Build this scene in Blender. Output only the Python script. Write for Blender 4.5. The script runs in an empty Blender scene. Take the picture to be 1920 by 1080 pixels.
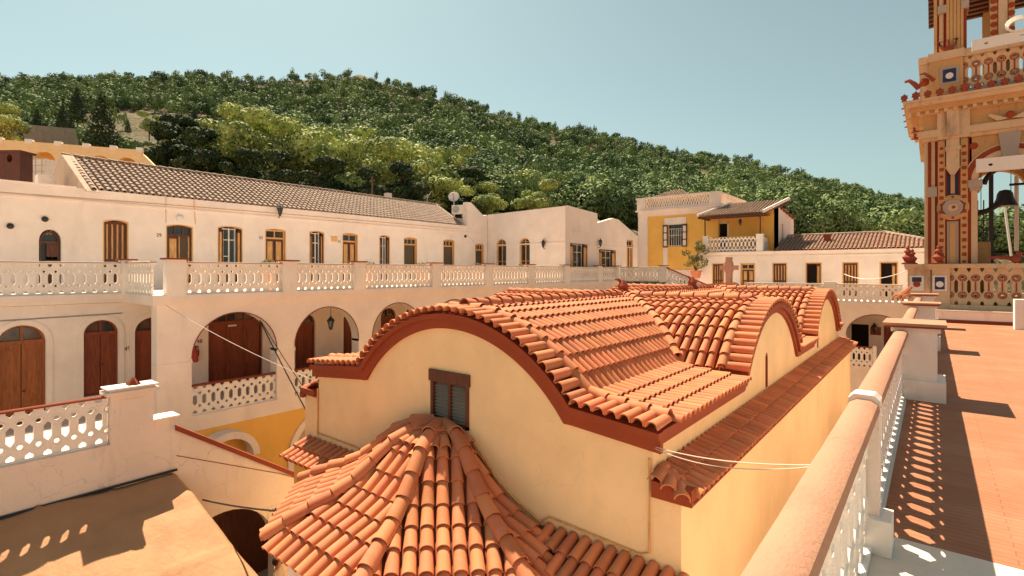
import bpy, math, random
import numpy as np
from mathutils import Vector, Matrix
from mathutils.geometry import tessellate_polygon

sc = bpy.context.scene
col = sc.collection
rnd = random.Random(7)
R = math.radians

# ---------------------------------------------------------------- camera, light, exposure
F_PX, HORIZON, TH = 980.0, 508.0, math.atan(788/980)
CT, ST = math.cos(TH), math.sin(TH)
cam = bpy.data.cameras.new('camera'); camo = bpy.data.objects.new('camera', cam); col.objects.link(camo)
cam.sensor_width = 36; cam.lens = 36*F_PX/1920; cam.shift_y = -(540-HORIZON)/1920
cam.clip_start = 0.1; cam.clip_end = 6000
camo.rotation_euler = (R(90), 0, TH)
sc.camera = camo
SUN = Vector((-0.60, 0.27, 1.0)).normalized()          # towards the sun
EL = math.asin(SUN.z); AZ = math.atan2(SUN.x, SUN.y)
w = bpy.data.worlds.new('World'); sc.world = w; w.use_nodes = True
nt = w.node_tree; bg = nt.nodes['Background']
sky = nt.nodes.new('ShaderNodeTexSky'); sky.sky_type = 'NISHITA'; sky.sun_disc = False
sky.sun_elevation = EL; sky.sun_rotation = AZ; sky.altitude = 0
sky.air_density = 1.0; sky.dust_density = 1.2; sky.ozone_density = 1.0
hs = nt.nodes.new('ShaderNodeHueSaturation'); hs.inputs['Saturation'].default_value = 0.55
tint = nt.nodes.new('ShaderNodeMix'); tint.data_type = 'RGBA'; tint.blend_type = 'MULTIPLY'
tint.inputs[0].default_value = 1.0; tint.inputs[7].default_value = (0.86, 1.03, 0.89, 1)
nt.links.new(sky.outputs[0], hs.inputs['Color']); nt.links.new(hs.outputs[0], tint.inputs[6])
nt.links.new(tint.outputs[2], bg.inputs['Color']); bg.inputs['Strength'].default_value = 0.050
sl = bpy.data.lights.new('sun', 'SUN'); sl.energy = 4.6; sl.angle = R(0.53); sl.color = (1.0, 0.82, 0.60)
so = bpy.data.objects.new('sun', sl); col.objects.link(so); so.location = (-40, 20, 60)
so.rotation_euler = SUN.to_track_quat('Z', 'Y').to_euler()
sc.view_settings.view_transform = 'Standard'; sc.view_settings.look = 'None'
sc.view_settings.exposure = 1.24; sc.view_settings.gamma = 1

# ---------------------------------------------------------------- materials
def principled(name, base, rough=0.8, spec=0.3, metal=0.0):
    m = bpy.data.materials.new(name); m.use_nodes = True
    b = m.node_tree.nodes['Principled BSDF']
    b.inputs['Base Color'].default_value = (*base, 1); b.inputs['Roughness'].default_value = rough
    b.inputs['Specular IOR Level'].default_value = spec; b.inputs['Metallic'].default_value = metal
    return m, m.node_tree, b
def N(nt, t, **k):
    n = nt.nodes.new(t)
    for a, v in k.items(): setattr(n, a, v)
    return n
def noise(nt, scale, detail=6, vec=None, stretch=None, rough=0.6):
    g = N(nt, 'ShaderNodeNewGeometry')
    src = g.outputs['Position']
    if stretch:
        mp = N(nt, 'ShaderNodeMapping'); mp.inputs['Scale'].default_value = stretch
        nt.links.new(src, mp.inputs['Vector']); src = mp.outputs[0]
    n = N(nt, 'ShaderNodeTexNoise'); n.inputs['Scale'].default_value = scale
    n.inputs['Detail'].default_value = detail; n.inputs['Roughness'].default_value = rough
    nt.links.new(src, n.inputs['Vector']); return n.outputs['Fac']
def ramp(nt, fac, p0, c0, p1, c1):
    r = N(nt, 'ShaderNodeValToRGB'); e = r.color_ramp.elements
    e[0].position = p0; e[0].color = (*c0, 1); e[1].position = p1; e[1].color = (*c1, 1)
    nt.links.new(fac, r.inputs[0]); return r.outputs[0]
def mixc(nt, a, b, fac, mode='MIX'):
    m = N(nt, 'ShaderNodeMix', data_type='RGBA', blend_type=mode)
    for s, i in ((a, 6), (b, 7), (fac, 0)):
        if isinstance(s, (tuple, list)): m.inputs[i].default_value = (*s, 1)
        elif isinstance(s, (int, float)): m.inputs[i].default_value = s
        else: nt.links.new(s, m.inputs[i])
    return m.outputs[2]
def bump(nt, b, h, strength=0.3, dist=0.02):
    n = N(nt, 'ShaderNodeBump'); n.inputs['Strength'].default_value = strength; n.inputs['Distance'].default_value = dist
    nt.links.new(h, n.inputs['Height']); nt.links.new(n.outputs[0], b.inputs['Normal'])
def sc3(c, k): return tuple(min(1, x*k) for x in c)
def stucco(name, base, stain=(0.35, 0.27, 0.2), amount=0.35, bscale=22, rough=0.9):
    m, nt, b = principled(name, base, rough, 0.2)
    a = ramp(nt, noise(nt, 0.9, 5), 0.3, sc3(base, 0.9), 0.7, sc3(base, 1.05))
    st = ramp(nt, noise(nt, 1.6, 7, stretch=(1, 1, 0.28)), 0.56, (0, 0, 0), 0.8, (amount,)*3)
    c = mixc(nt, a, stain, st)
    fine = ramp(nt, noise(nt, 14, 4), 0.62, (0, 0, 0), 0.78, (amount*0.6,)*3)
    c = mixc(nt, c, stain, fine)
    g = N(nt, 'ShaderNodeNewGeometry'); nd = N(nt, 'ShaderNodeTexNoise'); nd.inputs['Scale'].default_value = 1.7; nd.inputs['Detail'].default_value = 5
    nt.links.new(g.outputs['Position'], nd.inputs['Vector'])
    vm = N(nt, 'ShaderNodeVectorMath', operation='MULTIPLY_ADD'); vm.inputs[1].default_value = (.9, .9, .9)
    nt.links.new(nd.outputs['Color'], vm.inputs[0]); nt.links.new(g.outputs['Position'], vm.inputs[2])
    vo = N(nt, 'ShaderNodeTexVoronoi'); vo.feature = 'DISTANCE_TO_EDGE'; vo.inputs['Scale'].default_value = 0.55; nt.links.new(vm.outputs[0], vo.inputs['Vector'])
    ck = ramp(nt, vo.outputs['Distance'], 0.0, (1, 1, 1), 0.005, (0, 0, 0)); mk = ramp(nt, noise(nt, 0.5, 2), .5, (0, 0, 0), .6, (min(1, amount*.62),)*3)
    c = mixc(nt, c, sc3(stain, .8), mixc(nt, ck, mk, 1.0, 'MULTIPLY'))
    pt = ramp(nt, noise(nt, 0.7, 8, rough=.75), .60, (0, 0, 0), .63, (min(.5, amount*.8),)*3); c = mixc(nt, c, sc3(base, 1.12), pt)
    nt.links.new(c, b.inputs['Base Color']); bump(nt, b, noise(nt, bscale, 6), 0.35, 0.02)
    return m
def tilemat(name, base, vary=0.35, dust=(0.62, 0.42, 0.3), dustamt=0.35):
    m, nt, b = principled(name, base, 0.78, 0.25)
    g = N(nt, 'ShaderNodeNewGeometry')
    hsv = N(nt, 'ShaderNodeHueSaturation'); hsv.inputs['Color'].default_value = (*base, 1)
    mr = N(nt, 'ShaderNodeMapRange'); mr.inputs[3].default_value = 1-vary; mr.inputs[4].default_value = 1+vary*0.7
    nt.links.new(g.outputs['Random Per Island'], mr.inputs[0]); nt.links.new(mr.outputs[0], hsv.inputs['Value'])
    mr2 = N(nt, 'ShaderNodeMapRange'); mr2.inputs[3].default_value = 0.494; mr2.inputs[4].default_value = 0.505
    mth = N(nt, 'ShaderNodeMath', operation='FRACT'); ml = N(nt, 'ShaderNodeMath', operation='MULTIPLY'); ml.inputs[1].default_value = 17.3
    nt.links.new(g.outputs['Random Per Island'], ml.inputs[0]); nt.links.new(ml.outputs[0], mth.inputs[0])
    nt.links.new(mth.outputs[0], mr2.inputs[0]); nt.links.new(mr2.outputs[0], hsv.inputs['Hue'])
    d = ramp(nt, noise(nt, 5, 8), 0.48, (0, 0, 0), 0.72, (dustamt,)*3)
    c = mixc(nt, hsv.outputs[0], dust, d)
    sp = ramp(nt, noise(nt, 46, 3), 0.66, (0, 0, 0), 0.74, (0.5,)*3)
    c = mixc(nt, c, sc3(base, 0.45), sp)
    nt.links.new(c, b.inputs['Base Color']); bump(nt, b, noise(nt, 60, 4), 0.25, 0.006)
    return m
def wood(name, base, rough=0.5):
    m, nt, b = principled(name, base, rough, 0.35)
    c = ramp(nt, noise(nt, 6, 6, stretch=(3, 3, 0.4)), 0.3, sc3(base, 0.65), 0.75, sc3(base, 1.35))
    nt.links.new(c, b.inputs['Base Color']); bump(nt, b, noise(nt, 20, 4, stretch=(4, 4, .5)), 0.2, 0.01)
    return m
def leafmat(name, dark, light, scale=0.1, hue=0.04):
    m, nt, b = principled(name, light, 0.75, 0.15)
    c = ramp(nt, noise(nt, scale, 3), 0.36, dark, 0.64, light)
    g = N(nt, 'ShaderNodeNewGeometry'); mr = N(nt, 'ShaderNodeMapRange')
    mr.inputs[3].default_value = 0.8; mr.inputs[4].default_value = 1.22
    nt.links.new(g.outputs['Random Per Island'], mr.inputs[0])
    h = N(nt, 'ShaderNodeHueSaturation'); nt.links.new(c, h.inputs['Color']); nt.links.new(mr.outputs[0], h.inputs['Value'])
    nt.links.new(h.outputs[0], b.inputs['Base Color'])
    return m
M = {}
M['white'] = stucco('white_limewash', (0.88, 0.75, 0.66), (0.42, 0.33, 0.27), 0.22)
M['old_white'] = stucco('weathered_limewash', (0.82, 0.69, 0.60), (0.30, 0.22, 0.17), 0.6)
M['bal'] = stucco('white_concrete', (0.89, 0.81, 0.73), (0.35, 0.26, 0.2), 0.35, 40)
M['yellow'] = stucco('pale_yellow_stucco', (0.90, 0.64, 0.36), (0.70, 0.44, 0.22), 0.28, 18)
M['ochre'] = stucco('ochre_stucco', (0.86, 0.49, 0.12), (0.6, 0.3, 0.08), 0.2)
M['tile'] = tilemat('terracotta_tile', (0.57, 0.195, 0.085), 0.2, (0.52, 0.30, 0.18), 0.3)
M['pan'] = stucco('terracotta_mortar', (0.27, 0.07, 0.028), (0.5, 0.22, 0.12), 0.35, 30)
M['oldtile'] = tilemat('faded_tile', (0.36, 0.245, 0.18), 0.22, (0.55, 0.42, 0.32), 0.4)
M['oldpan'] = stucco('faded_tile_bed', (0.10, 0.065, 0.05), (0.05, 0.03, 0.02), 0.5)
M['cornice'] = stucco('red_cornice_paint', (0.30, 0.06, 0.023), (0.2, 0.04, 0.015), 0.3, 30, 0.7)
M['rail'] = stucco('terracotta_rail_paint', (0.43, 0.225, 0.145), (0.28, 0.13, 0.08), 0.6, 50, 0.75)
M['door'] = wood('red_brown_door', (0.22, 0.045, 0.016))
M['doorlight'] = wood('orange_brown_door', (0.30, 0.085, 0.02))
M['brown'] = wood('brown_paint', (0.115, 0.036, 0.02))
M['tan'] = wood('ochre_shutter_paint', (0.66, 0.36, 0.13), 0.6)
M['tanframe'] = stucco('ochre_reveal_paint', (0.72, 0.42, 0.17), (0.5, 0.3, 0.13), 0.2)
M['glass'] = principled('dark_glass', (0.03, 0.035, 0.035), 0.08, 0.6)[0]
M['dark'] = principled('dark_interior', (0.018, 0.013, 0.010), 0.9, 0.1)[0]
M['screen'] = principled('brown_insect_screen', (0.10, 0.075, 0.05), 0.7, 0.2)[0]
M['sash'] = principled('white_sash_paint', (0.72, 0.66, 0.60), 0.5, 0.3)[0]
M['louvre'] = stucco('grey_louvre_paint', (0.20, 0.185, 0.155), (0.15, 0.13, 0.11), 0.5, 40)
M['iron'] = principled('black_iron', (0.02, 0.02, 0.022), 0.5, 0.5)[0]
M['steel'] = principled('grey_metal', (0.45, 0.43, 0.40), 0.4, 0.5, 0.6)[0]
M['cable'] = principled('pale_cable', (0.62, 0.52, 0.42), 0.6, 0.3)[0]
M['red'] = principled('red_enamel', (0.45, 0.03, 0.015), 0.35, 0.5)[0]
M['plastic'] = principled('white_plastic', (0.74, 0.69, 0.62), 0.5, 0.4)[0]
M['stone'] = stucco('grey_stone', (0.50, 0.36, 0.27), (0.2, 0.15, 0.12), 0.6, 12)
M['marble'] = stucco('pale_marble', (0.74, 0.63, 0.53), (0.45, 0.38, 0.33), 0.4, 6, 0.45)
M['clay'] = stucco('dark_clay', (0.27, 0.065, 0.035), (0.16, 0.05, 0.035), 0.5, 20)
M['towertan'] = stucco('tower_ochre_plaster', (0.54, 0.32, 0.14), (0.20, 0.11, 0.06), 0.9, 14)
M['towerpale'] = stucco('tower_pale_plaster', (0.62, 0.44, 0.27), (0.18, 0.11, 0.07), 1.0, 14)
M['towerred'] = stucco('tower_red_plaster', (0.32, 0.06, 0.025), (0.15, 0.05, 0.03), 0.5, 18)
M['towerblue'] = stucco('tower_blue_paint', (0.035, 0.045, 0.11), (0.2, 0.14, 0.12), 0.5, 18)
M['towergrey'] = stucco('tower_grey_marble', (0.40, 0.33, 0.27), (0.2, 0.15, 0.12), 0.5, 10)
M['soil'] = None
# tarpaulin
m, nt, b = principled('canvas_awning', (0.60, 0.34, 0.16), 0.75, 0.25); M['tarp'] = m
c = ramp(nt, noise(nt, 1.3, 6), 0.3, (0.40, 0.205, 0.10), 0.75, (0.50, 0.27, 0.135))
nt.links.new(mixc(nt, c, (0.4, 0.24, 0.12), ramp(nt, noise(nt, 9, 5), .6, (0, 0, 0), .8, (.3,)*3)), b.inputs['Base Color'])
bump(nt, b, noise(nt, 2.2, 5, stretch=(1, 1.6, 1)), 0.5, 0.08)
# terrace floor: thin red clay strips laid across
m, nt, b = principled('red_clay_paving', (0.5, 0.2, 0.1), 0.8, 0.25); M['paving'] = m
g = N(nt, 'ShaderNodeNewGeometry'); mp = N(nt, 'ShaderNodeMapping'); mp.inputs['Scale'].default_value = (1, 1, 0)
nt.links.new(g.outputs['Position'], mp.inputs[0])
bt = N(nt, 'ShaderNodeTexBrick'); nt.links.new(mp.outputs[0], bt.inputs['Vector'])
bt.inputs['Color1'].default_value = (0.38, 0.16, 0.085, 1); bt.inputs['Color2'].default_value = (0.34, 0.14, 0.072, 1)
bt.inputs['Mortar'].default_value = (0.24, 0.095, 0.05, 1); bt.inputs['Scale'].default_value = 1
bt.inputs['Brick Width'].default_value = 0.9; bt.inputs['Row Height'].default_value = 0.075; bt.inputs['Mortar Size'].default_value = 0.005
c = mixc(nt, bt.outputs['Color'], (0.47, 0.25, 0.155), ramp(nt, noise(nt, 1.1, 7), .45, (0, 0, 0), .75, (.5,)*3))
c = mixc(nt, c, (0.3, 0.11, 0.06), ramp(nt, noise(nt, 12, 5), .58, (0, 0, 0), .75, (.5,)*3)); c = mixc(nt, c, (0.27, 0.12, 0.07), ramp(nt, noise(nt, 2.6, 8, rough=.7), .56, (0, 0, 0), .72, (.4,)*3))
nt.links.new(c, b.inputs['Base Color']); bump(nt, b, bt.outputs['Fac'], -0.3, 0.004)
# hill soil
m, nt, b = principled('rocky_soil', (0.3, 0.2, 0.12), 0.95, 0.1); M['soil'] = m
c = ramp(nt, noise(nt, 0.35, 8), 0.42, (0.05, 0.065, 0.025), 0.66, (0.20, 0.125, 0.08))
c = mixc(nt, c, (0.48, 0.36, 0.27), ramp(nt, noise(nt, 1.1, 6), .55, (0, 0, 0), .7, (.8,)*3))
nt.links.new(c, b.inputs['Base Color']); bump(nt, b, noise(nt, 0.8, 8), 0.8, 0.6)
M['ground'] = stucco('courtyard_paving', (0.42, 0.30, 0.22), (0.2, 0.15, 0.1), 0.4, 3)
M['forest'] = leafmat('forest_leaves', (0.055, 0.10, 0.04), (0.25, 0.32, 0.12), 0.06)
M['pine'] = leafmat('pine_needles', (0.12, 0.17, 0.045), (0.56, 0.60, 0.20), 0.3)
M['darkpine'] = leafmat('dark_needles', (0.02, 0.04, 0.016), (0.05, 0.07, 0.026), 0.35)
M['bushleaf'] = leafmat('shrub_leaves', (0.10, 0.10, 0.03), (0.22, 0.20, 0.07), 0.8)
M['bark'] = stucco('bark', (0.16, 0.10, 0.065), (0.06, 0.04, 0.03), 0.5)
M['skin'] = principled('skin', (0.45, 0.22, 0.13), 0.6)[0]
M['hair'] = principled('dark_hair', (0.035, 0.018, 0.012), 0.6)[0]
M['shirt'] = principled('pale_grey_shirt', (0.5, 0.42, 0.38), 0.8)[0]
M['jeans'] = principled('dark_trousers', (0.04, 0.045, 0.07), 0.8)[0]
M['ink'] = principled('dark_lettering', (0.10, 0.05, 0.03), 0.8)[0]
M['flagblue'] = principled('flag_blue', (0.05, 0.10, 0.35), 0.8)[0]

# ---------------------------------------------------------------- mesh helpers
class Fr:                       # wall frame: u along the wall, z up, n out of it
    def __init__(s, o, u, n): s.o, s.u, s.n = Vector(o), Vector(u), Vector(n)
    def __call__(s, u, z, n=0.0): return s.o + s.u*u + s.n*n + Vector((0, 0, z))
def wallX(x, sign=1): return Fr((x, 0, 0), (0, 1, 0), (sign, 0, 0))     # u = world Y
def wallY(y, sign=-1): return Fr((0, y, 0), (1, 0, 0), (0, sign, 0))    # u = world X
ID = Fr((0, 0, 0), (1, 0, 0), (0, 1, 0))                                 # u = X, n = Y
def wloc(o):
    v = Vector((0, 0, 0))
    while o: v = v + o.location; o = o.parent
    return v
class MB:
    def __init__(s): s.v = []; s.f = []; s.smooth = False
    def box(s, F, u0, u1, z0, z1, n0, n1):
        k = len(s.v)
        for n in (n0, n1):
            for z in (z0, z1):
                for u in (u0, u1): s.v.append(F(u, z, n))
        for q in ((0, 1, 3, 2), (4, 6, 7, 5), (0, 4, 5, 1), (2, 3, 7, 6), (0, 2, 6, 4), (1, 5, 7, 3)): s.f.append(tuple(k+i for i in q))
        return s
    def wb(s, x0, x1, y0, y1, z0, z1): return s.box(ID, x0, x1, z0, z1, y0, y1)
    def plate(s, F, outline, holes, n0, n1):
        loops = [outline]+list(holes)
        tri = tessellate_polygon([[Vector((a, b, 0)) for a, b in l] for l in loops])
        k = len(s.v); flat = [p for l in loops for p in l]; m = len(flat)
        for n in (n0, n1):
            for a, b in flat: s.v.append(F(a, b, n))
        for t in tri: s.f.append((k+t[0], k+t[1], k+t[2])); s.f.append((k+m+t[2], k+m+t[1], k+m+t[0]))
        o = 0
        for l in loops:
            L = len(l)
            for i in range(L):
                a, b = k+o+i, k+o+(i+1) % L; s.f.append((a, b, b+m, a+m))
            o += L
        return s
    def tube(s, pts, r, n=6, r1=None):
        pts = [Vector(p) for p in pts]; k = len(s.v); L = len(pts)
        for i, p in enumerate(pts):
            t = (pts[min(i+1, L-1)]-pts[max(i-1, 0)]).normalized()
            a = t.cross(Vector((0, 0, 1)));
            if a.length < 0.05: a = t.cross(Vector((1, 0, 0)))
            a.normalize(); b = t.cross(a)
            rr = r if r1 is None else r+(r1-r)*i/(L-1)
            for j in range(n):
                an = 2*math.pi*j/n; s.v.append(p+a*math.cos(an)*rr+b*math.sin(an)*rr)
        for i in range(L-1):
            for j in range(n):
                s.f.append((k+i*n+j, k+i*n+(j+1) % n, k+(i+1)*n+(j+1) % n, k+(i+1)*n+j))
        s.f.append(tuple(k+j for j in range(n))); s.f.append(tuple(k+(L-1)*n+j for j in range(n)))
        return s
    def lathe(s, c, prof, n=12, axis=None, squash=1):
        c = Vector(c); z = Vector(axis).normalized() if axis else Vector((0, 0, 1))
        a = z.orthogonal().normalized(); b = z.cross(a); k = len(s.v); L = len(prof)
        for r, h in prof:
            for j in range(n):
                an = 2*math.pi*j/n; s.v.append(c+z*h+a*math.cos(an)*r+b*math.sin(an)*r*squash)
        for i in range(L-1):
            for j in range(n): s.f.append((k+i*n+j, k+i*n+(j+1) % n, k+(i+1)*n+(j+1) % n, k+(i+1)*n+j))
        s.f.append(tuple(k+j for j in range(n))); s.f.append(tuple(k+(L-1)*n+j for j in range(n)))
        return s
    def ball(s, c, r, n=10, sx=1, sz=1):
        return s.lathe(c, [(max(0.001, r*math.sin(math.pi*i/8))*sx, -r*math.cos(math.pi*i/8)*sz) for i in range(9)], n)
    def quad(s, *p):
        k = len(s.v); s.v += [Vector(q) for q in p]; s.f.append(tuple(range(k, k+len(p)))); return s
    def tile(s, p0, p1, nrm, r0, r1, seg=6, th=0.014):
        """one curved cap tile from the upper point p0 to the lower point p1"""
        p0, p1 = Vector(p0), Vector(p1); a = (p1-p0).normalized(); sd = a.cross(nrm).normalized(); up = sd.cross(a).normalized()
        k = len(s.v); c = [(math.cos(math.pi*i/seg), math.sin(math.pi*i/seg)) for i in range(seg+1)]
        for (P, r) in ((p0, r0), (p1, r1), (p1, r1-th), (p1-a*0.08, r1-th)):
            for x, y in c: s.v.append(P+sd*x*r+up*y*r*1.02)
        m = seg+1
        for L in range(3):
            for i in range(seg): s.f.append((k+L*m+i, k+L*m+i+1, k+(L+1)*m+i+1, k+(L+1)*m+i))
        return s
    def build(s, name, mat, parent=None, loc=None, smooth=False, sharp=40, recalc=True, **tags):
        me = bpy.data.meshes.new(name)
        base = wloc(parent) if parent else Vector(loc or (0, 0, 0))
        va = np.array([tuple(p) for p in s.v], dtype=np.float64)-np.array(tuple(base))
        me.from_pydata(va.tolist(), [], s.f); me.update()
        if recalc:
            import bmesh
            bm = bmesh.new(); bm.from_mesh(me); bmesh.ops.recalc_face_normals(bm, faces=bm.faces); bm.to_mesh(me); bm.free()
        me.materials.append(mat if not isinstance(mat, str) else M[mat])
        if smooth:
            me.shade_smooth(); me.set_sharp_from_angle(angle=R(sharp))
        o = bpy.data.objects.new(name, me); col.objects.link(o)
        if parent: o.parent = parent
        elif loc: o.location = loc
        for a, v in tags.items(): o[a] = v
        return o
def build_split(mb, name, mat, parent, **k):
    par = list(range(len(mb.v)))
    def find(i):
        while par[i] != i: par[i] = par[par[i]]; i = par[i]
        return i
    for f in mb.f:
        for j in f[1:]: par[find(j)] = find(f[0])
    grp = {}
    for f in mb.f: grp.setdefault(find(f[0]), []).append(f)
    for fs in grp.values():
        ids = sorted({i for f in fs for i in f}); mp = {a: b for b, a in enumerate(ids)}; m2 = MB()
        m2.v = [mb.v[i] for i in ids]; m2.f = [tuple(mp[i] for i in f) for f in fs]; m2.build(name, mat, parent, **k)
def empty(name, loc, label, cat, group=None):
    o = bpy.data.objects.new(name, None); col.objects.link(o); o.location = loc; o.empty_display_size = 0.3
    o['label'] = label; o['category'] = cat
    if group: o['group'] = group
    return o
def dup(o, loc, label=None, rz=0, scale=None, parent=None):
    c = o.copy(); col.objects.link(c); c.location = loc; c.rotation_euler = (0, 0, rz)
    if scale: c.scale = scale if isinstance(scale, tuple) else (scale,)*3
    if label: c['label'] = label
    for ch in list(o.children):
        d = ch.copy(); col.objects.link(d); d.parent = c
        for g in list(ch.children): e = g.copy(); col.objects.link(e); e.parent = d
    return c
def P(x, y, d):                 # the point seen at pixel (x, y) of the 1920 wide picture at depth d (used to work out where real things stand)
    t = (x-960)/F_PX; return Vector((d*(-ST+t*CT), d*(CT+t*ST), -(y-HORIZON)/F_PX*d))
def dX(x, X): return F_PX*(-X)/(CT*(1748-x)) if X < 0 else F_PX*X/(CT*(x-1748))
def yX(x, X): return (dX(x, X)+X*ST)/CT          # world Y where the sight line at column x meets the wall plane X
def xY(x, Y):
    t = (x-960)/F_PX; return Y*(t*CT-ST)/(CT+t*ST)
def zX(x, y, X): return -(y-HORIZON)/F_PX*dX(x, X)
def zY(x, y, Y):
    X = xY(x, Y); return -(y-HORIZON)/F_PX*(Y*CT-X*ST)
def arch(uc, hw, z0, zs, seg=14, rise=None):
    rise = hw if rise is None else rise
    return [(uc-hw, z0), (uc+hw, z0)]+[(uc+hw*math.cos(math.pi*i/seg), zs+rise*math.sin(math.pi*i/seg)) for i in range(seg+1)]
def rect(u0, u1, z0, z1): return [(u0, z0), (u1, z0), (u1, z1), (u0, z1)]
def text(s, size, F, u, z, n, mat, name, parent):
    cu = bpy.data.curves.new(name, 'FONT'); cu.body = s; cu.size = size; cu.extrude = 0.004; cu.align_x = 'CENTER'; cu.align_y = 'CENTER'
    t = bpy.data.objects.new(name, cu); col.objects.link(t)
    dg = bpy.context.evaluated_depsgraph_get(); me = bpy.data.meshes.new_from_object(t.evaluated_get(dg)); me.name = name
    bpy.data.objects.remove(t)
    zax = F.n; xax = F.u; yax = Vector((0, 0, 1))
    if xax.cross(yax).dot(zax) < 0: xax = -xax
    base = wloc(parent)
    p = F(u, z, n)-base
    me.transform(Matrix(((xax.x, yax.x, zax.x, p.x), (xax.y, yax.y, zax.y, p.y), (xax.z, yax.z, zax.z, p.z), (0, 0, 0, 1))))
    me.materials.clear(); me.materials.append(M[mat])
    o = bpy.data.objects.new(name, me); col.objects.link(o); o.parent = parent; return o

# pierced concrete panel: one hexagon per cell, round holes on the cell joints, half hexagons at top and bottom
CELL = 0.28
def cell_pts(h, w=CELL, k=1.0):
    r = 0.041*k; zc1, zc2 = 0.255*h, 0.745*h; hwn = 0.056*k
    L = [(0, 0), (w/2-hwn, 0), (w/2-hwn, 0.06*h), (w/2, 0.115*h), (w/2+hwn, 0.06*h), (w/2+hwn, 0), (w, 0)]
    sc_ = [math.pi/2-math.pi*i/6 for i in range(7)]
    for zc in (zc1, zc2): L += [(w-r*math.cos(-math.pi/2+math.pi*i/6), zc-r*math.cos(math.pi*i/6)) for i in range(7)]
    L += [(w, h), (w/2+hwn, h), (w/2+hwn, 0.95*h), (w/2, 0.885*h), (w/2-hwn, 0.95*h), (w/2-hwn, h), (0, h)]
    for zc in (zc2, zc1): L += [(r*math.sin(math.pi*i/6), zc+r*math.cos(math.pi*i/6)) for i in range(7)]
    hx = [(w/2, 0.30*h), (w/2+hwn, 0.375*h), (w/2+hwn, 0.625*h), (w/2, 0.70*h), (w/2-hwn, 0.625*h), (w/2-hwn, 0.375*h)]
    return L, hx
def pierced(mb, F, u0, u1, z0, h, n0, n1, slope=0.0, rings=False, ringmb=None, k=1.0):
    cnt = max(1, round((u1-u0)/CELL)); w = (u1-u0)/cnt
    L, hx = cell_pts(h, w, k); kk = k
    for i in range(cnt):
        a = u0+i*w
        G = Fr(F.o, F.u, F.n)
        if slope:
            G2 = lambda u, z, n, G=G: G(u, z+slope*(u-u0), n)
        else: G2 = G
        mb.plate(G2, [(a+x, z0+y) for x, y in L], [[(a+x, z0+y) for x, y in hx]], n0, n1)
        if rings:
            t = ringmb or mb
            for zc in (0.255*h, 0.745*h):
                for uu in ((a, a+w) if i == cnt-1 else (a,)):
                    for sgn, nn in ((1, max(n0, n1)), (-1, min(n0, n1))):
                        k0 = len(t.v); S = 12
                        for (rr, dn) in ((0.047*kk, 0.0), (0.053*kk, 0.012), (0.07*kk, 0.012), (0.077*kk, 0.0)):
                            for j in range(S):
                                an = 2*math.pi*j/S; t.v.append(G2(uu+rr*math.cos(an), z0+zc+rr*math.sin(an), nn+sgn*dn))
                        for q in range(3):
                            for j in range(S): t.f.append((k0+q*S+j, k0+q*S+(j+1) % S, k0+(q+1)*S+(j+1) % S, k0+(q+1)*S+j))
def balustrade(name, label, F, runs, posts, z0, H=1.0, pw=0.34, rail='bal', cap='clay', group='pierced white balustrades', rings=False, k=1.0, ringmat=None, th=0.07, railh=0.07, railw=0.16, posth=0.06, foot=0.05, capo=0.07):
    u = runs[0][0]
    root = empty(name, F(u, z0, 0), label, 'balustrade', group)
    for a, b in runs:
        mb = MB(); mb.box(F, a, b, z0, z0+foot, -th*0.8, th*0.8); rg_ = MB() if ringmat else None; pierced(mb, F, a, b, z0+foot, H-foot-railh, -th/2, th/2, rings=rings, k=k, ringmb=rg_)
        pn = mb.build('pierced_panel', 'bal', root, recalc=True)
        if ringmat: rg_.build('panel_moulding', ringmat, pn)
        r = MB(); pr = [(-railw/2, 0), (railw/2, 0), (railw/2, railh*0.6), (railw*0.3, railh), (-railw*0.3, railh), (-railw/2, railh*0.6)]
        if rail == 'bal': MB().box(F, a, b, z0+H-.035, z0+H-.012, -railw/2-.012, railw/2+.012).build('rail_trim', 'clay', root)
        v = len(r.v)
        for uu in (a, b):
            for n_, z_ in pr: r.v.append(F(uu, z0+H-railh+z_, n_))
        for i in range(6): r.f.append((v+i, v+(i+1) % 6, v+6+(i+1) % 6, v+6+i))
        r.f.append(tuple(v+i for i in range(6))); r.f.append(tuple(v+6+i for i in range(6)))
        r.build('handrail', rail, root)
    for c, wd in posts:
        p = MB(); p.box(F, c-wd/2, c+wd/2, z0-0.03, z0+H+posth, -pw/2, pw/2)
        po = p.build('post', 'bal', root)
        if cap:
            q = MB(); q.box(F, c-wd/2-capo, c+wd/2+capo, z0+H+posth, z0+H+posth+0.05, -pw/2-capo, pw/2+capo); q.build('post_cap', cap, po)
    return root

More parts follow.
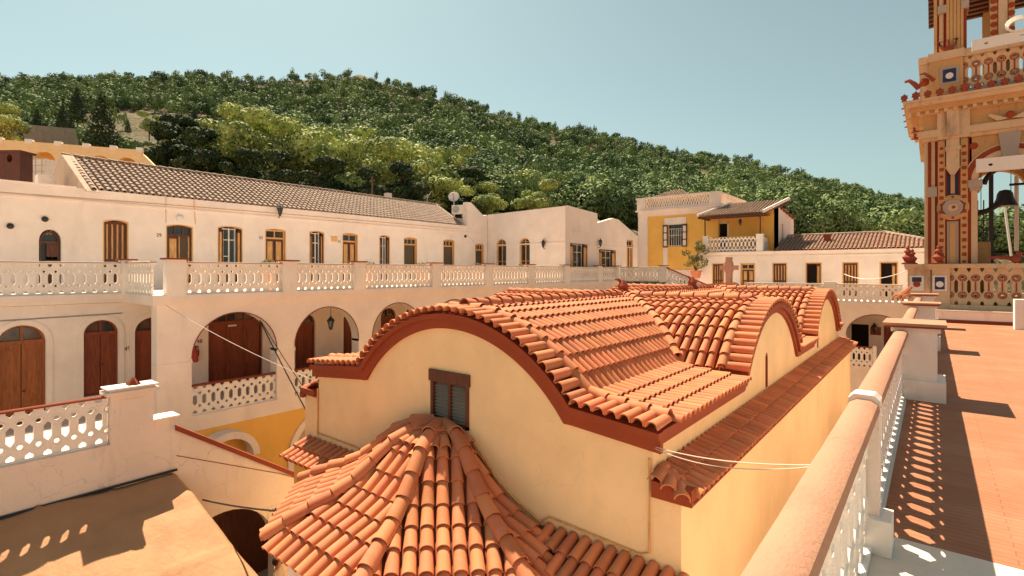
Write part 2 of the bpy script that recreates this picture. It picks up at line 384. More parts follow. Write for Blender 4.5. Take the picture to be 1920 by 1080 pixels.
# ---------------------------------------------------------------- doors and windows (parts of their building)
def reveal(F, root, outline_pts, n0=-0.30, n1=0.012, t=0.05, mat='tanframe'):
    inner = []
    cu = sum(p[0] for p in outline_pts)/len(outline_pts)
    zmin = min(p[1] for p in outline_pts); zmax = max(p[1] for p in outline_pts); zc = (zmin+zmax)/2
    hw = max(p[0] for p in outline_pts)-cu; hh = (zmax-zmin)/2
    for u, z in outline_pts: inner.append((cu+(u-cu)*(hw-t)/hw, zc+(z-zc)*(hh-t)/hh))
    return MB().plate(F, outline_pts, [inner], n0, n1)
def opening(F, root, u0, u1, z0, z1, style, archr=0.0):
    """fill an opening of the wall with the joinery the photo shows there; all at n<0 in the reveal"""
    uc = (u0+u1)/2; hw = (u1-u0)/2; w_ = u1-u0
    if style == 'panelarch' or style == 'panelarch_light':
        zs = z1-hw*0.95; mat = 'door' if style == 'panelarch' else 'doorlight'
        d = MB(); o = arch(uc, hw, z0, zs, 14, hw*0.95); i_ = arch(uc, hw-0.07, z0+0.02, zs+0.02, 14, hw*0.95-0.07)
        d.plate(F, o, [i_], -0.22, -0.10); d.box(F, u0+.05, u1-.05, zs-0.06, zs+0.05, -.23, -.09); d.box(F, uc-.035, uc+.035, zs, z1-.03, -.21, -.11)
        for a, b in ((u0+.06, uc-.01), (uc+.01, u1-.06)):
            d.box(F, a, b, z0+.02, zs-.05, -.2, -.15)
            hh = zs-z0
            for q0, q1 in ((.05, .28), (.34, .92)):
                d.box(F, a+.09, b-.09, z0+hh*q0, z0+hh*q1, -.16, -.135); d.box(F, a+.14, b-.14, z0+hh*q0+.06, z0+hh*q1-.06, -.14, -.12)
        do = d.build('door', mat, root)
        MB().plate(F, arch(uc, hw-.06, zs, zs+.01, 14, hw*.95-.08), [], -.19, -.17).build('transom_pane', 'glass', do)
        MB().ball(F(uc+.06, z0+1.0, -.11), .03, 6).build('door_knob', 'iron', do)
    elif style == 'tripledoor':
        zs = z1-0.48
        d = MB(); o = arch(uc, hw, z0, zs, 14, z1-zs); i_ = arch(uc, hw-.06, z0+.02, zs, 14, z1-zs-.06); d.plate(F, o, [i_], -.22, -.1)
        d.box(F, u0+.03, u1-.03, zs-.08, zs+.04, -.23, -.09)
        for k in range(1, 6): d.box(F, u0+w_*k/6-.02, u0+w_*k/6+.02, zs, zs+(z1-zs)*math.sin(math.acos(abs(k/3-1)))-.03, -.21, -.12)
        for k in range(3):
            a = u0+.06+(w_-.12)*k/3; b = u0+.06+(w_-.12)*(k+1)/3-.015; hh = zs-z0
            d.box(F, a, b, z0+.02, zs-.07, -.2, -.15)
            for q0, q1 in ((.05, .3), (.36, .9)): d.box(F, a+.1, b-.1, z0+hh*q0, z0+hh*q1, -.16, -.13); d.box(F, a+.15, b-.15, z0+hh*q0+.06, z0+hh*q1-.06, -.14, -.115)
        do = d.build('door', 'door', root)
        MB().plate(F, arch(uc, hw-.06, zs, zs+.01, 14, z1-zs-.08), [], -.19, -.17).build('transom_pane', 'glass', do)
        MB().box(F, uc-.28, uc+.05, zs-.19, zs-.12, -.13, -.11).build('name_plate', 'plastic', do)
    elif style == 'stripe':
        d = MB(); d.box(F, u0, u1, z0, z1, -.2, -.15)
        n = 5
        for k in range(n):
            uu = u0+(w_-.09)*k/(n-1); d.box(F, uu, uu+.09, z0, z1, -.16, -.10)
        for zz in (z1-.12, z0+.1+(z1-z0)*.36, z0): d.box(F, u0, u1, zz, zz+.11, -.155, -.105)
        do = d.build('shutter', 'brown', root)
        q = MB()
        for k in range(n-1): q.box(F, u0+(w_-.09)*k/(n-1)+.1, u0+(w_-.09)*(k+1)/(n-1)-.01, z0+.12, z1-.13, -.16, -.135)
        q.build('shutter_panel', 'tan', do)
    elif style in ('transom', 'halfopen'):
        zt = z1-min(.42, (z1-z0)*.17)
        d = MB(); d.box(F, u0, u0+.06, z0, z1, -.22, -.1); d.box(F, u1-.06, u1, z0, z1, -.22, -.1); d.box(F, u0, u1, z1-.07, z1, -.22, -.1); d.box(F, u0, u1, zt-.05, zt+.04, -.22, -.09)
        for k in (1, 2) if style == 'halfopen' else (1,): d.box(F, u0+w_*k/(3 if style == 'halfopen' else 2)-.025, u0+w_*k/(3 if style == 'halfopen' else 2)+.025, zt, z1, -.2, -.12)
        do = d.build('door_frame', 'tan' if style == 'transom' else 'brown', root)
        MB().box(F, u0+.05, u1-.05, zt, z1-.05, -.18, -.165).build('transom_pane', 'glass', do)
        if style == 'transom':
            for a, b in ((u0+.06, uc-.01), (uc+.01, u1-.06)):
                l = MB(); l.box(F, a, b, z0, zt-.05, -.19, -.15); l.box(F, a, a+.07, z0, zt-.05, -.16, -.12); l.box(F, b-.07, b, z0, zt-.05, -.16, -.12); l.box(F, a, b, zt-.16, zt-.06, -.16, -.125); l.box(F, a, b, z0+.9, z0+1.0, -.16, -.125)
                lo = l.build('door_leaf', 'brown', root); MB().box(F, a+.08, b-.08, z0+.1, zt-.17, -.16, -.14).build('door_panel', 'tan', lo)
        else:
            l = MB(); l.box(F, u0+.06, uc, z0, zt-.05, -.19, -.15); l.box(F, u0+.06, u0+.13, z0, zt-.05, -.16, -.12); l.box(F, uc-.07, uc, z0, zt-.05, -.16, -.12); l.box(F, u0+.06, uc, z0+.9, z0+1.0, -.16, -.125); l.box(F, u0+.06, uc, zt-.15, zt-.06, -.16, -.125)
            lo = l.build('door_leaf', 'brown', root); MB().box(F, u0+.14, uc-.08, z0+.1, zt-.16, -.16, -.14).build('door_panel', 'tan', lo)
            s_ = MB(); s_.box(F, uc+.05, u1-.1, z0, zt-.06, -.19, -.17); so_ = s_.build('insect_screen', 'screen', root)
            f_ = MB(); f_.box(F, uc, u1-.06, z0+1.0, z0+1.07, -.17, -.15); f_.box(F, uc, uc+.05, z0, zt-.05, -.17, -.15); f_.box(F, u1-.12, u1-.06, z0, zt-.05, -.17, -.15); f_.build('screen_frame', 'tan', so_)
    elif style == 'openwindow':
        s_ = MB(); s_.box(F, u0+.02, u1-.02, z0, z1-.02, -.24, -.22); wo = s_.build('window_pane', 'glass', root)
        f_ = MB(); sw = .045
        for a in (u0+.22*w_, uc-.03, u1-.22*w_-.05): f_.box(F, a, a+sw*1.3, z0, z1-.03, -.22, -.17)
        for zz in (z1-.1, z1-.62, z0+(z1-z0)*.5, z0+(z1-z0)*.3): f_.box(F, u0+.2*w_, (u1-.2*w_) if zz > z1-.7 else uc, zz, zz+sw, -.215, -.175)
        f_.build('window_frame', 'sash', wo)
        for a, b in ((u0, u0+.22*w_), (u1-.22*w_, u1)):
            l = MB(); l.box(F, a, b, z0, z1-.12, -.12, -.07); l.box(F, a, a+.06, z0, z1-.12, -.08, -.05); l.box(F, b-.06, b, z0, z1-.12, -.08, -.05); l.box(F, a, b, z1-.22, z1-.12, -.08, -.05); l.box(F, a, b, z0+(z1-z0)*.36, z0+(z1-z0)*.36+.09, -.08, -.05)
            lo = l.build('shutter', 'brown', root); MB().box(F, a+.07, b-.07, z0+.08, z1-.24, -.08, -.06).build('shutter_panel', 'tan', lo)
    elif style == 'screen':
        zt = z1-min(.40, (z1-z0)*.17)
        d = MB(); d.box(F, u0, u0+.05, z0, z1, -.22, -.1); d.box(F, u1-.05, u1, z0, z1, -.22, -.1); d.box(F, u0, u1, z1-.07, z1, -.22, -.1); d.box(F, u0, u1, zt-.05, zt+.04, -.22, -.09)
        for k in (1, 2): d.box(F, u0+w_*k/3-.02, u0+w_*k/3+.02, zt, z1, -.2, -.12)
        do = d.build('door_frame', 'tan', root); MB().box(F, u0+.05, u1-.05, zt, z1-.05, -.18, -.165).build('transom_pane', 'glass', do)
        s_ = MB(); s_.box(F, u0+.05, u1-.05, z0, zt-.04, -.20, -.18); so_ = s_.build('insect_screen', 'screen', root)
        f_ = MB(); f_.box(F, u0+.05, u1-.05, z0+1.1, z0+1.18, -.18, -.15); f_.box(F, u0+.05, u0+.12, z0, zt-.05, -.18, -.15); f_.box(F, u1-.12, u1-.05, z0, zt-.05, -.18, -.15); f_.build('screen_frame', 'brown', so_)
    elif style == 'numberdoor':
        d = MB(); zt = z1-.42
        d.plate(F, arch(uc, hw, z0, zt, 10, z1-zt), [arch(uc, hw-.05, z0+.02, zt, 10, z1-zt-.05)], -.25, -.14); d.box(F, u0, u1, zt-.06, zt+.03, -.25, -.12)
        d.box(F, u0+.2, u1-.05, z0, zt-.05, -.22, -.17); d.box(F, u0+.2, u0+.36, z0, zt-.05, -.18, -.14); d.box(F, u1-.2, u1-.05, z0, zt-.05, -.18, -.14); d.box(F, u0+.2, u1-.05, z0+1.15, z0+1.27, -.18, -.14)
        do = d.build('door', 'brown', root); q = MB(); q.box(F, u0+.4, u1-.24, z0+1.36, zt-.15, -.18, -.155); q.box(F, u0+.4, u1-.24, z0+.2, z0+1.1, -.18, -.155); q.build('door_panel', 'tan', do)
        MB().plate(F, arch(uc, hw-.04, z0, zt, 10, z1-zt-.05), [], -.27, -.245).build('transom_pane', 'glass', do)
    elif style == 'darkdoor':
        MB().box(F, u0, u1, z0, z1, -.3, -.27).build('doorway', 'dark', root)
        MB().box(F, u0, u0+.05, z0, z1, -.26, -.1).box(F, u1-.05, u1, z0, z1, -.26, -.1).box(F, u0, u1, z1-.06, z1, -.26, -.1).build('door_frame', 'brown', root)
        l = MB(); l.box(F, u1-.28, u1-.06, z0, z1-.06, -.24, -.2); lo = l.build('door_leaf', 'brown', root); MB().box(F, u1-.24, u1-.1, z0+.1, z1-.2, -.2, -.185).build('door_panel', 'tan', lo)
    elif style == 'archwin':
        zs = z1-hw; d = MB(); d.plate(F, arch(uc, hw, z0, zs, 12), [arch(uc, hw-.07, z0+.02, zs, 12)], -.22, -.12); d.box(F, u0, u1, zs-.05, zs+.04, -.22, -.11); d.box(F, uc-.03, uc+.03, z0, z1-.03, -.21, -.13)
        for zz in (z0+.5, z0+.95, z0+1.4): d.box(F, u0+.05, u1-.05, zz, zz+.035, -.2, -.14)
        d.box(F, u0+.04, u1-.04, zs+hw*.4, zs+hw*.4+.03, -.2, -.14)
        do = d.build('window_frame', 'tan', root); MB().plate(F, arch(uc, hw-.05, z0, zs, 12), [], -.25, -.22).build('window_pane', 'glass', do)
def seg_open(u0, u1, z0, z1, rise=.13):
    return [(u0, z0), (u1, z0)]+[((u0+u1)/2+(u1-u0)/2*math.cos(math.pi*i/8), z1-rise+rise*math.sin(math.pi*i/8)) for i in range(9)]
GZ = -9.3
# ================================================================ ground and hills
MB().quad((-4000, -4000, GZ), (4000, -4000, GZ), (4000, 4000, GZ), (-4000, 4000, GZ)).build('ground', 'ground', recalc=False, kind='structure')
SKYL = [(-1500, 160), (0, 158), (190, 155), (330, 149), (480, 154), (640, 149), (672, 139), (720, 158), (870, 199), (960, 228), (1100, 256), (1160, 264), (1280, 296), (1400, 307), (1450, 322), (1560, 349), (1640, 367), (1725, 388), (1800, 405), (1920, 420), (2600, 470)]
Y0L = [(-1500, 330), (0, 330), (300, 345), (600, 395), (900, 415), (1200, 440), (1700, 482), (2600, 495)]
def lerp(tab, x):
    return float(np.interp(x, [a for a, b in tab], [b for a, b in tab]))
def Dr(x): return float(np.interp(x, [0, 900, 1700], [430, 430, 520]))
def D0(x): return float(np.interp(x, [0, 300, 900, 1200, 1700], [62, 62, 64, 78, 82]))
def hill_z(x, d):
    ys, y0, D, d0 = lerp(SKYL, x), lerp(Y0L, x), Dr(x), D0(x)
    if d <= d0:
        zt = -(y0-HORIZON)/F_PX*d0; return GZ+(zt-GZ)*max(0, (d-d0+14)/14)
    if d <= D:
        g = ((d-d0)/(D-d0))**0.72; y = y0+(ys-y0)*g
        z = -(y-HORIZON)/F_PX*d; q = Vector(P(x, 500, d))
        return z+g*(1-g)*4*(2.2*math.sin(q.x*.045+q.y*.02)+1.6*math.sin(q.y*.06-q.x*.03))
    return -(ys-HORIZON)/F_PX*D-(d-D)*0.25
def hillP(x, d):
    p = P(x, HORIZON, d); p.z = hill_z(x, d); return p
hb = MB(); xs = list(range(-1500, 2600, 25)); ns = 46
for x in xs:
    d0 = D0(x); D = Dr(x)
    ds = [d0-14, d0-6, d0]+[d0+(D-d0)*((i+1)/(ns-6))**1.3 for i in range(ns-6)]+[D+20, D+120, D+300]
    for d in ds:
        p = hillP(x, d); p.z += rnd.uniform(-.5, .5)*min(1, d/150)
        if d <= d0-13: p.z = GZ-1
        hb.v.append(p)
for i in range(len(xs)-1):
    for j in range(ns-1): hb.f.append((i*ns+j, (i+1)*ns+j, (i+1)*ns+j+1, i*ns+j+1))
hb.build('hills', 'soil', smooth=True, sharp=180, kind='structure', loc=(0, 0, 0))

# ================================================================ west range: two storeys of arcade, terrace, upper rooms
XW, XR, XU = -18.8, -21.7, -26.3
FT = -0.95                                   # underside of the terrace slab
W = empty('gallery_building', (-21, 14, GZ), 'long white gallery building with round arches below and shuttered doors above its terrace', 'building')
Fw, Fr_, Fu = wallX(XW), wallX(XR), wallX(XU)
AC = [8.15+3.52*k for k in range(8)]; YE = 36.2
up = [(5.75, -5.25), (YE, -5.25), (YE, FT), (5.75, FT)]
MB().plate(Fw, up, [arch(c, 1.42, -4.74, -2.85, 20) for c in AC], -.5, 0).build('upper_arcade_wall', 'white', W)
arc_t = MB(); imp = MB()
for c in AC:                                 # dark line along each intrados and small imposts
    o = [(c+1.43*math.cos(math.pi*i/20), -2.85+1.43*math.sin(math.pi*i/20)) for i in range(21)]
    i_ = [(c+1.40*math.cos(math.pi*i/20), -2.85+1.40*math.sin(math.pi*i/20)) for i in range(21)]
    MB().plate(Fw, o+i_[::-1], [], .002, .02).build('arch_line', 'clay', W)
    for s_ in (-1, 1): imp.box(Fw, c+s_*1.42-.05*(s_ < 0)-.0, c+s_*1.42+.05*(s_ > 0), -2.95, -2.86, -.49, .03)
imp.build('impost', 'white', W)
low = [(5.75, GZ), (YE, GZ), (YE, -5.25), (5.75, -5.25)]
lh = [arch(6.9, .75, GZ, -6.3, 14, .7)]+[arch(c, 1.45, GZ, -7.05, 18) for c in AC[1:]]
MB().plate(Fw, low, lh, -.5, -.02).build('lower_arcade_wall', 'ochre', W)
av = MB()
for c in AC[1:]:
    o = [(c+1.68*math.cos(math.pi*i/18), -7.05+1.68*math.sin(math.pi*i/18)) for i in range(19)]; i_ = [(c+1.44*math.cos(math.pi*i/18), -7.05+1.44*math.sin(math.pi*i/18)) for i in range(19)]
    MB().plate(Fw, [(c+1.68, GZ+.01)]+o+[(c-1.68, GZ+.01), (c-1.44, GZ+.01)]+i_[::-1]+[(c+1.44, GZ+.01)], [], -.1, .04).build('arch_surround', 'white', W)
o = [(7.7+1.0*math.cos(math.pi*i/14), -6.35+.95*math.sin(math.pi*i/14)) for i in range(15)]; i_ = [(7.7+.78*math.cos(math.pi*i/14), -6.35+.72*math.sin(math.pi*i/14)) for i in range(15)]
av.plate(Fw, o+i_[::-1], [], -.015, .55)
av.build('arch_surround', 'white', W)
# slabs and back walls
sb = MB(); sb.wb(XU, XW+.16, 5.6, YE+.1, FT, -.76); sb.wb(XU, XR+.16, -6, 5.6, FT, -.761)
sb.wb(XR, XW+.1, 5.62, YE+.1, FT-.13, FT-.002); sb.wb(XR-.3, XR+.08, -6, 5.62, FT-.12, FT-.002); sb.build('terrace_slab', 'white', W)
MB().wb(XR-1.2, XW-.45, 5.8, YE, -4.98, -4.76).wb(XR, XR+.9, -6, 5.8, -4.98, -4.761).build('gallery_floor', 'marble', W)
# recess wall with arched doors
def Yr(x): return yX(x, XR)
RD = [(Yr(-6), Yr(86), -4.7, zX(40, 610, XR), 'panelarch_light'), (Yr(157), Yr(222), -4.15, zX(190, 600, XR), 'panelarch'), (Yr(253), Yr(318), -4.7, zX(285, 595, XR), 'panelarch')]
GD = [(8.35, 10.45, -4.74, -1.55, 'tripledoor')]+[(c-.48, c+.48, -4.74, -1.9, 'panelarch') for c in (12.35, 14.75, 16.9, 18.5, 21.5, 24.9, 28.2, 31.5)]
holes = []
for a, b, z0, z1, s_ in RD+GD:
    hw = (b-a)/2; holes.append(arch((a+b)/2, hw, z0, (z1-hw*.95) if s_ != 'tripledoor' else z1-.48, 14, hw*.95 if s_ != 'tripledoor' else .48))
MB().plate(Fr_, [(-7, GZ), (YE, GZ), (YE, FT-.13), (-7, FT-.13)], holes, -.4, 0).build('gallery_back_wall', 'white', W)
for a, b, z0, z1, s_ in RD+GD: opening(Fr_, W, a, b, z0, z1, s_)
hoods = MB()
for a, b, z0, z1, s_ in RD:
    hw = (b-a)/2; c = (a+b)/2; zs = z1-hw*.95
    o = [(c+(hw+.16)*math.cos(math.pi*i/14), zs+(hw*.95+.16)*math.sin(math.pi*i/14)) for i in range(15)]; i_ = [(c+(hw+.01)*math.cos(math.pi*i/14), zs+(hw*.95+.01)*math.sin(math.pi*i/14)) for i in range(15)]
    MB().plate(Fr_, [(c+hw+.16, z0)]+o+[(c-hw-.16, z0), (c-hw-.01, z0)]+i_[::-1]+[(c+hw+.01, z0)], [], -.01, .035).build('door_surround', 'white', W)
MB().wb(XR, XR+.9, -7, 5.7, GZ, -4.98).wb(XR-.3, XW-.5, YE-.3, YE, GZ, FT-.13).build('base_wall', 'old_white', W)
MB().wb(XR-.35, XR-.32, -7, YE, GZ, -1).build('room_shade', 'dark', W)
# the corner pier turning back to the recess
MB().wb(XR+.9, XW-.5, 5.75, 6.1, GZ, -4.98).build('corner_pier', 'white', W)
MB().box(Fw, 5.72, 6.76, -2.98, -2.94, -.3, .02).box(Fw, 9.6, 10.3, -2.98, -2.945, -.3, .018).build('pier_band', 'white', W)
text('49', .22, Fr_, Yr(239), zX(239, 654, XR), .01, 'ink', 'door_number', W)
text('48', .2, Fr_, Yr(374), zX(374, 640, XR), .01, 'ink', 'door_number', W)
# gallery parapets between the piers
for k, c in enumerate(AC[:7]):
    balustrade('balustrade', ['pierced white parapet filling the arch in front of the wide triple door', 'pierced white parapet under the arch with the hanging lantern', 'pierced white parapet under the third arch, partly hidden by the curved roof'][k] if k < 3 else 'pierced white parapet in an arch hidden behind the tiled church roof', Fw if False else wallX(XW-.15), [(c-1.42, c+1.42)], [], -4.74, 1.0, rail='clay', cap=None, railw=.14, k=1.18)
# upper rooms
def Yu(x): return yX(x, XU)
ZTOP = 3.27
UD = [(73, 115, 430, 'numberdoor'), (193, 241, 412, 'stripe'), (311, 362, 421, 'halfopen'), (408, 455, 424, 'openwindow'), (497, 536, 429, 'transom'), (580, 608, 433, 'openwindow'), (642, 671, 437, 'transom'), (711, 731, 441, 'openwindow'), (757, 782, 445, 'screen'), (831, 852, 449, 'screen'), (891, 907, 457, 'screen')]
holes = []; rv = MB()
for x0, x1, yt, s_ in UD:
    a, b = Yu(x0), Yu(x1); zt = zX((x0+x1)/2, yt, XU); h = seg_open(a, b, -.75, zt, .42 if s_ == 'numberdoor' else .1)
    holes.append(h)
    if s_ not in ('numberdoor',): MB().plate(Fu, h, [[(a+.04, -.75+.02), (b-.04, -.73)]+[(b-.04-(b-a-.08)*i/8, zt-.1-.03+.1*math.sin(math.pi*i/8)) for i in range(9)]], -.33, .006).build('door_reveal', 'tanframe', W)
    opening(Fu, W, a+.04, b-.04, -.73, zt-.06, s_)
MB().plate(Fu, [(-8, -.76), (29.7, -.76), (29.7, 4.25), (29.3, 4.15), (27.95, 5.0), (27.5, 5.0), (27.45, ZTOP), (-8, ZTOP)], holes, -.4, 0).build('upper_wall', 'white', W)
MB().box(Fu, -8, 29.7, 2.72, 2.80, 0, .05).box(Fu, -8, 29.7, 2.80, 2.83, 0, .03).build('string_course', 'white', W)
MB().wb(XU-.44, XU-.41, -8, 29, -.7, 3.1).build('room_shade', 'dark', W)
cp = MB(); cp.box(Fu, -8, 5.3, ZTOP, ZTOP+.05, -.42, .04); cp.build('wall_coping', 'bal', W)
text('50', .22, Fu, Yu(94), zX(94, 436, XU), -.22, 'tan', 'door_number', W)
text('29', .2, Fu, Yu(298), zX(298, 441, XU), .01, 'ink', 'door_number', W)
text('33', .2, Fu, Yu(489), zX(489, 446, XU), .01, 'ink', 'door_number', W)
text('35', .2, Fu, Yu(636), zX(636, 453, XU), .01, 'ink', 'door_number', W)
MB().box(Fu, Yu(621), Yu(632), zX(626, 453, XU), zX(626, 443, XU), 0, .03).build('wall_plate', 'tanframe', W)
# faded tiled roof
rf_ = MB(); RXr, RZr, RXe, RZe = -30.4, 5.12, XU-.08, 3.28; ya, yb = 5.6, 27.1
def roof_tiles(mb, base, E0, E1, Rg0, Rg1, sp, ln, r, seg=4, exposure=None, lift=0.0):
    """E0-E1 eave, Rg0-Rg1 ridge; tiles run down the slope"""
    E0, E1, Rg0, Rg1 = map(Vector, (E0, E1, Rg0, Rg1)); eu = (E1-E0).normalized(); L = (E1-E0).length
    base.quad(E0, E1, Rg1, Rg0)
    up = (Rg0-E0); up = up-eu*up.dot(eu); H = up.length; up.normalize(); nrm = eu.cross(up); nrm = nrm if nrm.z > 0 else -nrm
    ea = (Rg0-E0).dot(eu); eb = (Rg1-E0).dot(eu); ex = exposure or ln*.88
    nrow = int(H/ex)+1
    for i in range(nrow):
        h0 = i*ex-.06; h1 = min(h0+ln, H)
        if h1-h0 < .1: continue
        hm = h0+ex*.5; lo = ea*hm/H; hi = L-(L-eb)*hm/H
        n = int((hi-lo)/sp)
        for k in range(int(lo/sp)+1, int(hi/sp)+1):
            u = k*sp
            if u < lo or u > hi: continue
            a = E0+eu*u+up*h1+nrm*(lift+.0); b_ = E0+eu*(u+rnd.uniform(-.008, .008))+up*h0+nrm*(lift+.03)
            mb.tile(a, b_, nrm, r*.86, r, seg)
rb = MB(); roof_tiles(rf_, rb, (RXe, ya, RZe), (RXe, yb, RZe), (RXr, ya, RZr), (RXr, yb+1.2, RZr), .26, .44, .10)
for y in np.arange(ya, yb+1.2, .42): rf_.tile((RXr, y+.46, RZr+.06), (RXr, y, RZr+.08), Vector((0, 0, 1)), .1, .12, 4)
hp0, hp1 = Vector((RXr, yb+1.2, RZr+.05)), Vector((RXe, yb, RZe+.05))
for i in range(12): rf_.tile(hp0.lerp(hp1, i/12), hp0.lerp(hp1, (i+1.1)/12), Vector((0, 0, 1)), .1, .12, 4)
rb.quad((RXr, ya, RZr), (RXr, yb+1.2, RZr), (-34.5, yb, RZe), (-34.5, ya, RZe)); rb.quad((RXr, yb+1.2, RZr), (RXe, yb, RZe), (-34.5, yb, RZe))
ro = rf_.build('roof_tiles', 'oldtile', W, smooth=True, recalc=False); rb.build('roof_bed', 'oldpan', W, recalc=False)
MB().plate(wallY(ya), [(RXe+.25, RZe-.1), (RXr, RZr+.14), (-34.6, RZe-.1)], [], -.4, .02).build('gable_wall', 'stone', W)
MB().wb(-34.9, -34.5, -8, 29, GZ, RZe).build('rear_wall', 'old_white', W)
MB().wb(-31.6, -31.2, 24.2, 24.6, 4.4, 5.75).build('chimney', 'white', W)
MB().wb(-29.7, -29.1, 4.6, 5.15, 3.0, 4.05).build('rooftop_hatch', 'old_white', W)
MB().wb(-34.5, XU-.4, -8, ya, 2.9, 3.0).build('flat_roof', 'old_white', W)
# terrace balustrade pieces
Fb = wallX(XW)
def Yw(x): return yX(x, XW)
px = [330, 537, 670, 816, 914, 996, 1060, 1118]
pc = [Yw(x) for x in (328, 540, 671, 815, 914, 993, 1060, 1122)]; pc.append(36.2)
labs = ['wide pierced parapet beside the corner of the terrace, left end of the long run', 'second pierced bay of the long upper terrace parapet, counted from the left corner', 'third pierced bay of the long upper terrace parapet', 'pierced parapet bay behind the leftmost ridge of the church roof', 'pierced parapet bay in front of the arched annex windows', 'pierced parapet bay below the wall lantern on the annex', 'short pierced bay in front of the annex shutters', 'far end bay of the upper terrace parapet near the yellow house']
for k in range(8):
    a, b = pc[k]+.27, pc[k+1]-.27
    balustrade('balustrade', labs[k], Fb, [(a, b)], [(pc[k], .55)] if k < 7 else [(pc[k], .55), (pc[k+1], .5)], -.76, 1.06, rail='bal', railw=.2, railh=.09, rings=k < 2)
balustrade('balustrade', 'pierced parapet over the arched doors at the far left of the picture', wallX(XR), [(-1.5, 5.55)], [], -.76, 1.06, cap=None, railw=.2, railh=.09, rings=True)
balustrade('balustrade', 'short pierced return joining the recessed and the forward terrace parapets', wallY(5.72), [(XR+.3, XW-.3)], [(XR+.05, .5)], -.76, 1.06, railw=.2, railh=.09)
balustrade('balustrade', 'pierced parapet across the far end of the upper terrace below the yellow house', wallY(36.2), [(XW+.3, -15.4)], [(-15.1, .5)], -.76, 1.06, railw=.2, railh=.09)
# annex block at the end of the terrace
A = empty('annex_building', (-22.5, 33, -.76), 'plain white annex with two arched windows at the end of the terrace', 'building')
YA, XA = 29.75, -19.3; Fa, Fs = wallY(YA), wallX(XA)
def Xa(x): return xY(x, YA)
def Ys(x): return yX(x, XA)
zt = 4.25; za = zY(940, 448, YA)
hw1 = (Xa(949)-Xa(930))/2; c1 = Xa(939.5); c2 = Xa(983.5); hw2 = hw1*.95
MB().plate(Fa, [(XU, -.76), (XA, -.76), (XA, zt+.15), (XU, zt)], [arch(c1, hw1, -.7, za-hw1, 12), arch(c2, hw2, -.7, za-hw2, 12)], -.35, 0).build('front_wall', 'white', A)
opening(Fa, A, c1-hw1, c1+hw1, -.7, za, 'archwin'); opening(Fa, A, c2-hw2, c2+hw2, -.7, za, 'archwin')
yb1, yb2 = Ys(1120), Ys(1196)
d1 = (Ys(1069), Ys(1102)); d2 = (Ys(1123), Ys(1155)); d3 = (Ys(1175), Ys(1187))
zd = zX(1085, 456, XA); zd2 = zX(1140, 468, XA)
MB().plate(Fs, [(YA+.36, -.76), (yb2, -.76), (yb2, 2.9), (Ys(1160), 4.05), (Ys(1150), 4.1), (yb1+.02, 3.55), (yb1, zt), (YA+.36, zt+.2)], [rect(d1[0], d1[1], -.7, zd), rect(d2[0], d2[1], -.7, zd2), rect(d3[0], d3[1], -.7, zX(1180, 450, XA))], -.35, 0).build('side_wall', 'white', A)
opening(Fs, A, d1[0]+.03, d1[1]-.03, -.7, zd-.03, 'openwindow'); opening(Fs, A, d2[0]+.03, d2[1]-.03, -.7, zd2-.03, 'openwindow'); opening(Fs, A, d3[0]+.03, d3[1]-.03, -.7, zX(1180, 450, XA)-.03, 'transom')
MB().box(Fa, XU, XA+.05, 1.9, 1.96, 0, .05).box(Fs, YA, yb2, 1.9, 1.96, 0, .05).box(Fs, YA+.8, yb1-.6, 2.75, 2.8, 0, .03).build('string_course', 'white', A)
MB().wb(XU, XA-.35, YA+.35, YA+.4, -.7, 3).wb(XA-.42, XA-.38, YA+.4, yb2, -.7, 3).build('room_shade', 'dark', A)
MB().wb(XU-4, XA-.36, YA+.36, yb1, 3.7, 3.8).wb(XU-4, XU-.01, YA, YA+.3, -.7, zt-.1).build('flat_roof', 'old_white', A)
tb, tt = MB(), MB(); roof_tiles(tt, tb, (XA-.4, yb1+.1, 3.0), (XA-.4, yb2-.1, 3.0), (XA-5, yb1+.1, 5.0), (XA-5, yb2-.1, 5.0), .24, .44, .085)
tt.build('roof_tiles', 'oldtile', A, smooth=True, recalc=False); tb.build('roof_bed', 'oldpan', A, recalc=False)

# ================================================================ far range with its own gallery and terrace
YF, ZF = 36.2, -1.8
G = empty('far_gallery_building', (-6, 40, GZ), 'low white range closing the court, with striped shutters above and an arcaded gallery below', 'building'); G.name = 'gallery_building.001'
Ff = wallY(YF); ca = xY(1643, YF)
zarch = zY(1643, 590, YF); hwf = (xY(1702, YF)-xY(1585, YF))/2
FA = [ca-5.6*2, ca-5.6, ca, ca+5.4]; zg = -5.55
MB().plate(Ff, [(XW+.6, zg-.5), (4, zg-.5), (4, ZF-.25), (XW+.6, ZF-.25)], [arch(c, hwf, zg, zarch-1.25, 18, 1.25) for c in FA], -.45, 0).build('upper_arcade_wall', 'white', G)
MB().plate(Ff, [(XW+.6, GZ), (4, GZ), (4, zg-.5), (XW+.6, zg-.5)], [arch(c, hwf*.8, GZ, -7.7, 16, 1.2) for c in FA], -.45, -.01).build('lower_arcade_wall', 'white', G)
at = MB()
for c in FA:
    o = [(c+(hwf+.01)*math.cos(math.pi*i/18), zarch-1.25+1.26*math.sin(math.pi*i/18)) for i in range(19)]; i_ = [(c+(hwf-.03)*math.cos(math.pi*i/18), zarch-1.25+1.22*math.sin(math.pi*i/18)) for i in range(19)]
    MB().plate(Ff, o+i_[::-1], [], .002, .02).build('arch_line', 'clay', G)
MB().wb(XW+.6, 4, YF-.12, YF+6, ZF-.25, ZF).wb(XW+.6, 4, YF+.4, YF+3, zg-.2, zg).build('terrace_slab', 'white', G)
Yb = YF+2.6; Fgb = wallY(Yb)
def Xg(x): return xY(x, Yb)
dd = [(Xg(1595), Xg(1629)), (Xg(1657), Xg(1697))]; zdt = zY(1612, 608, Yb)
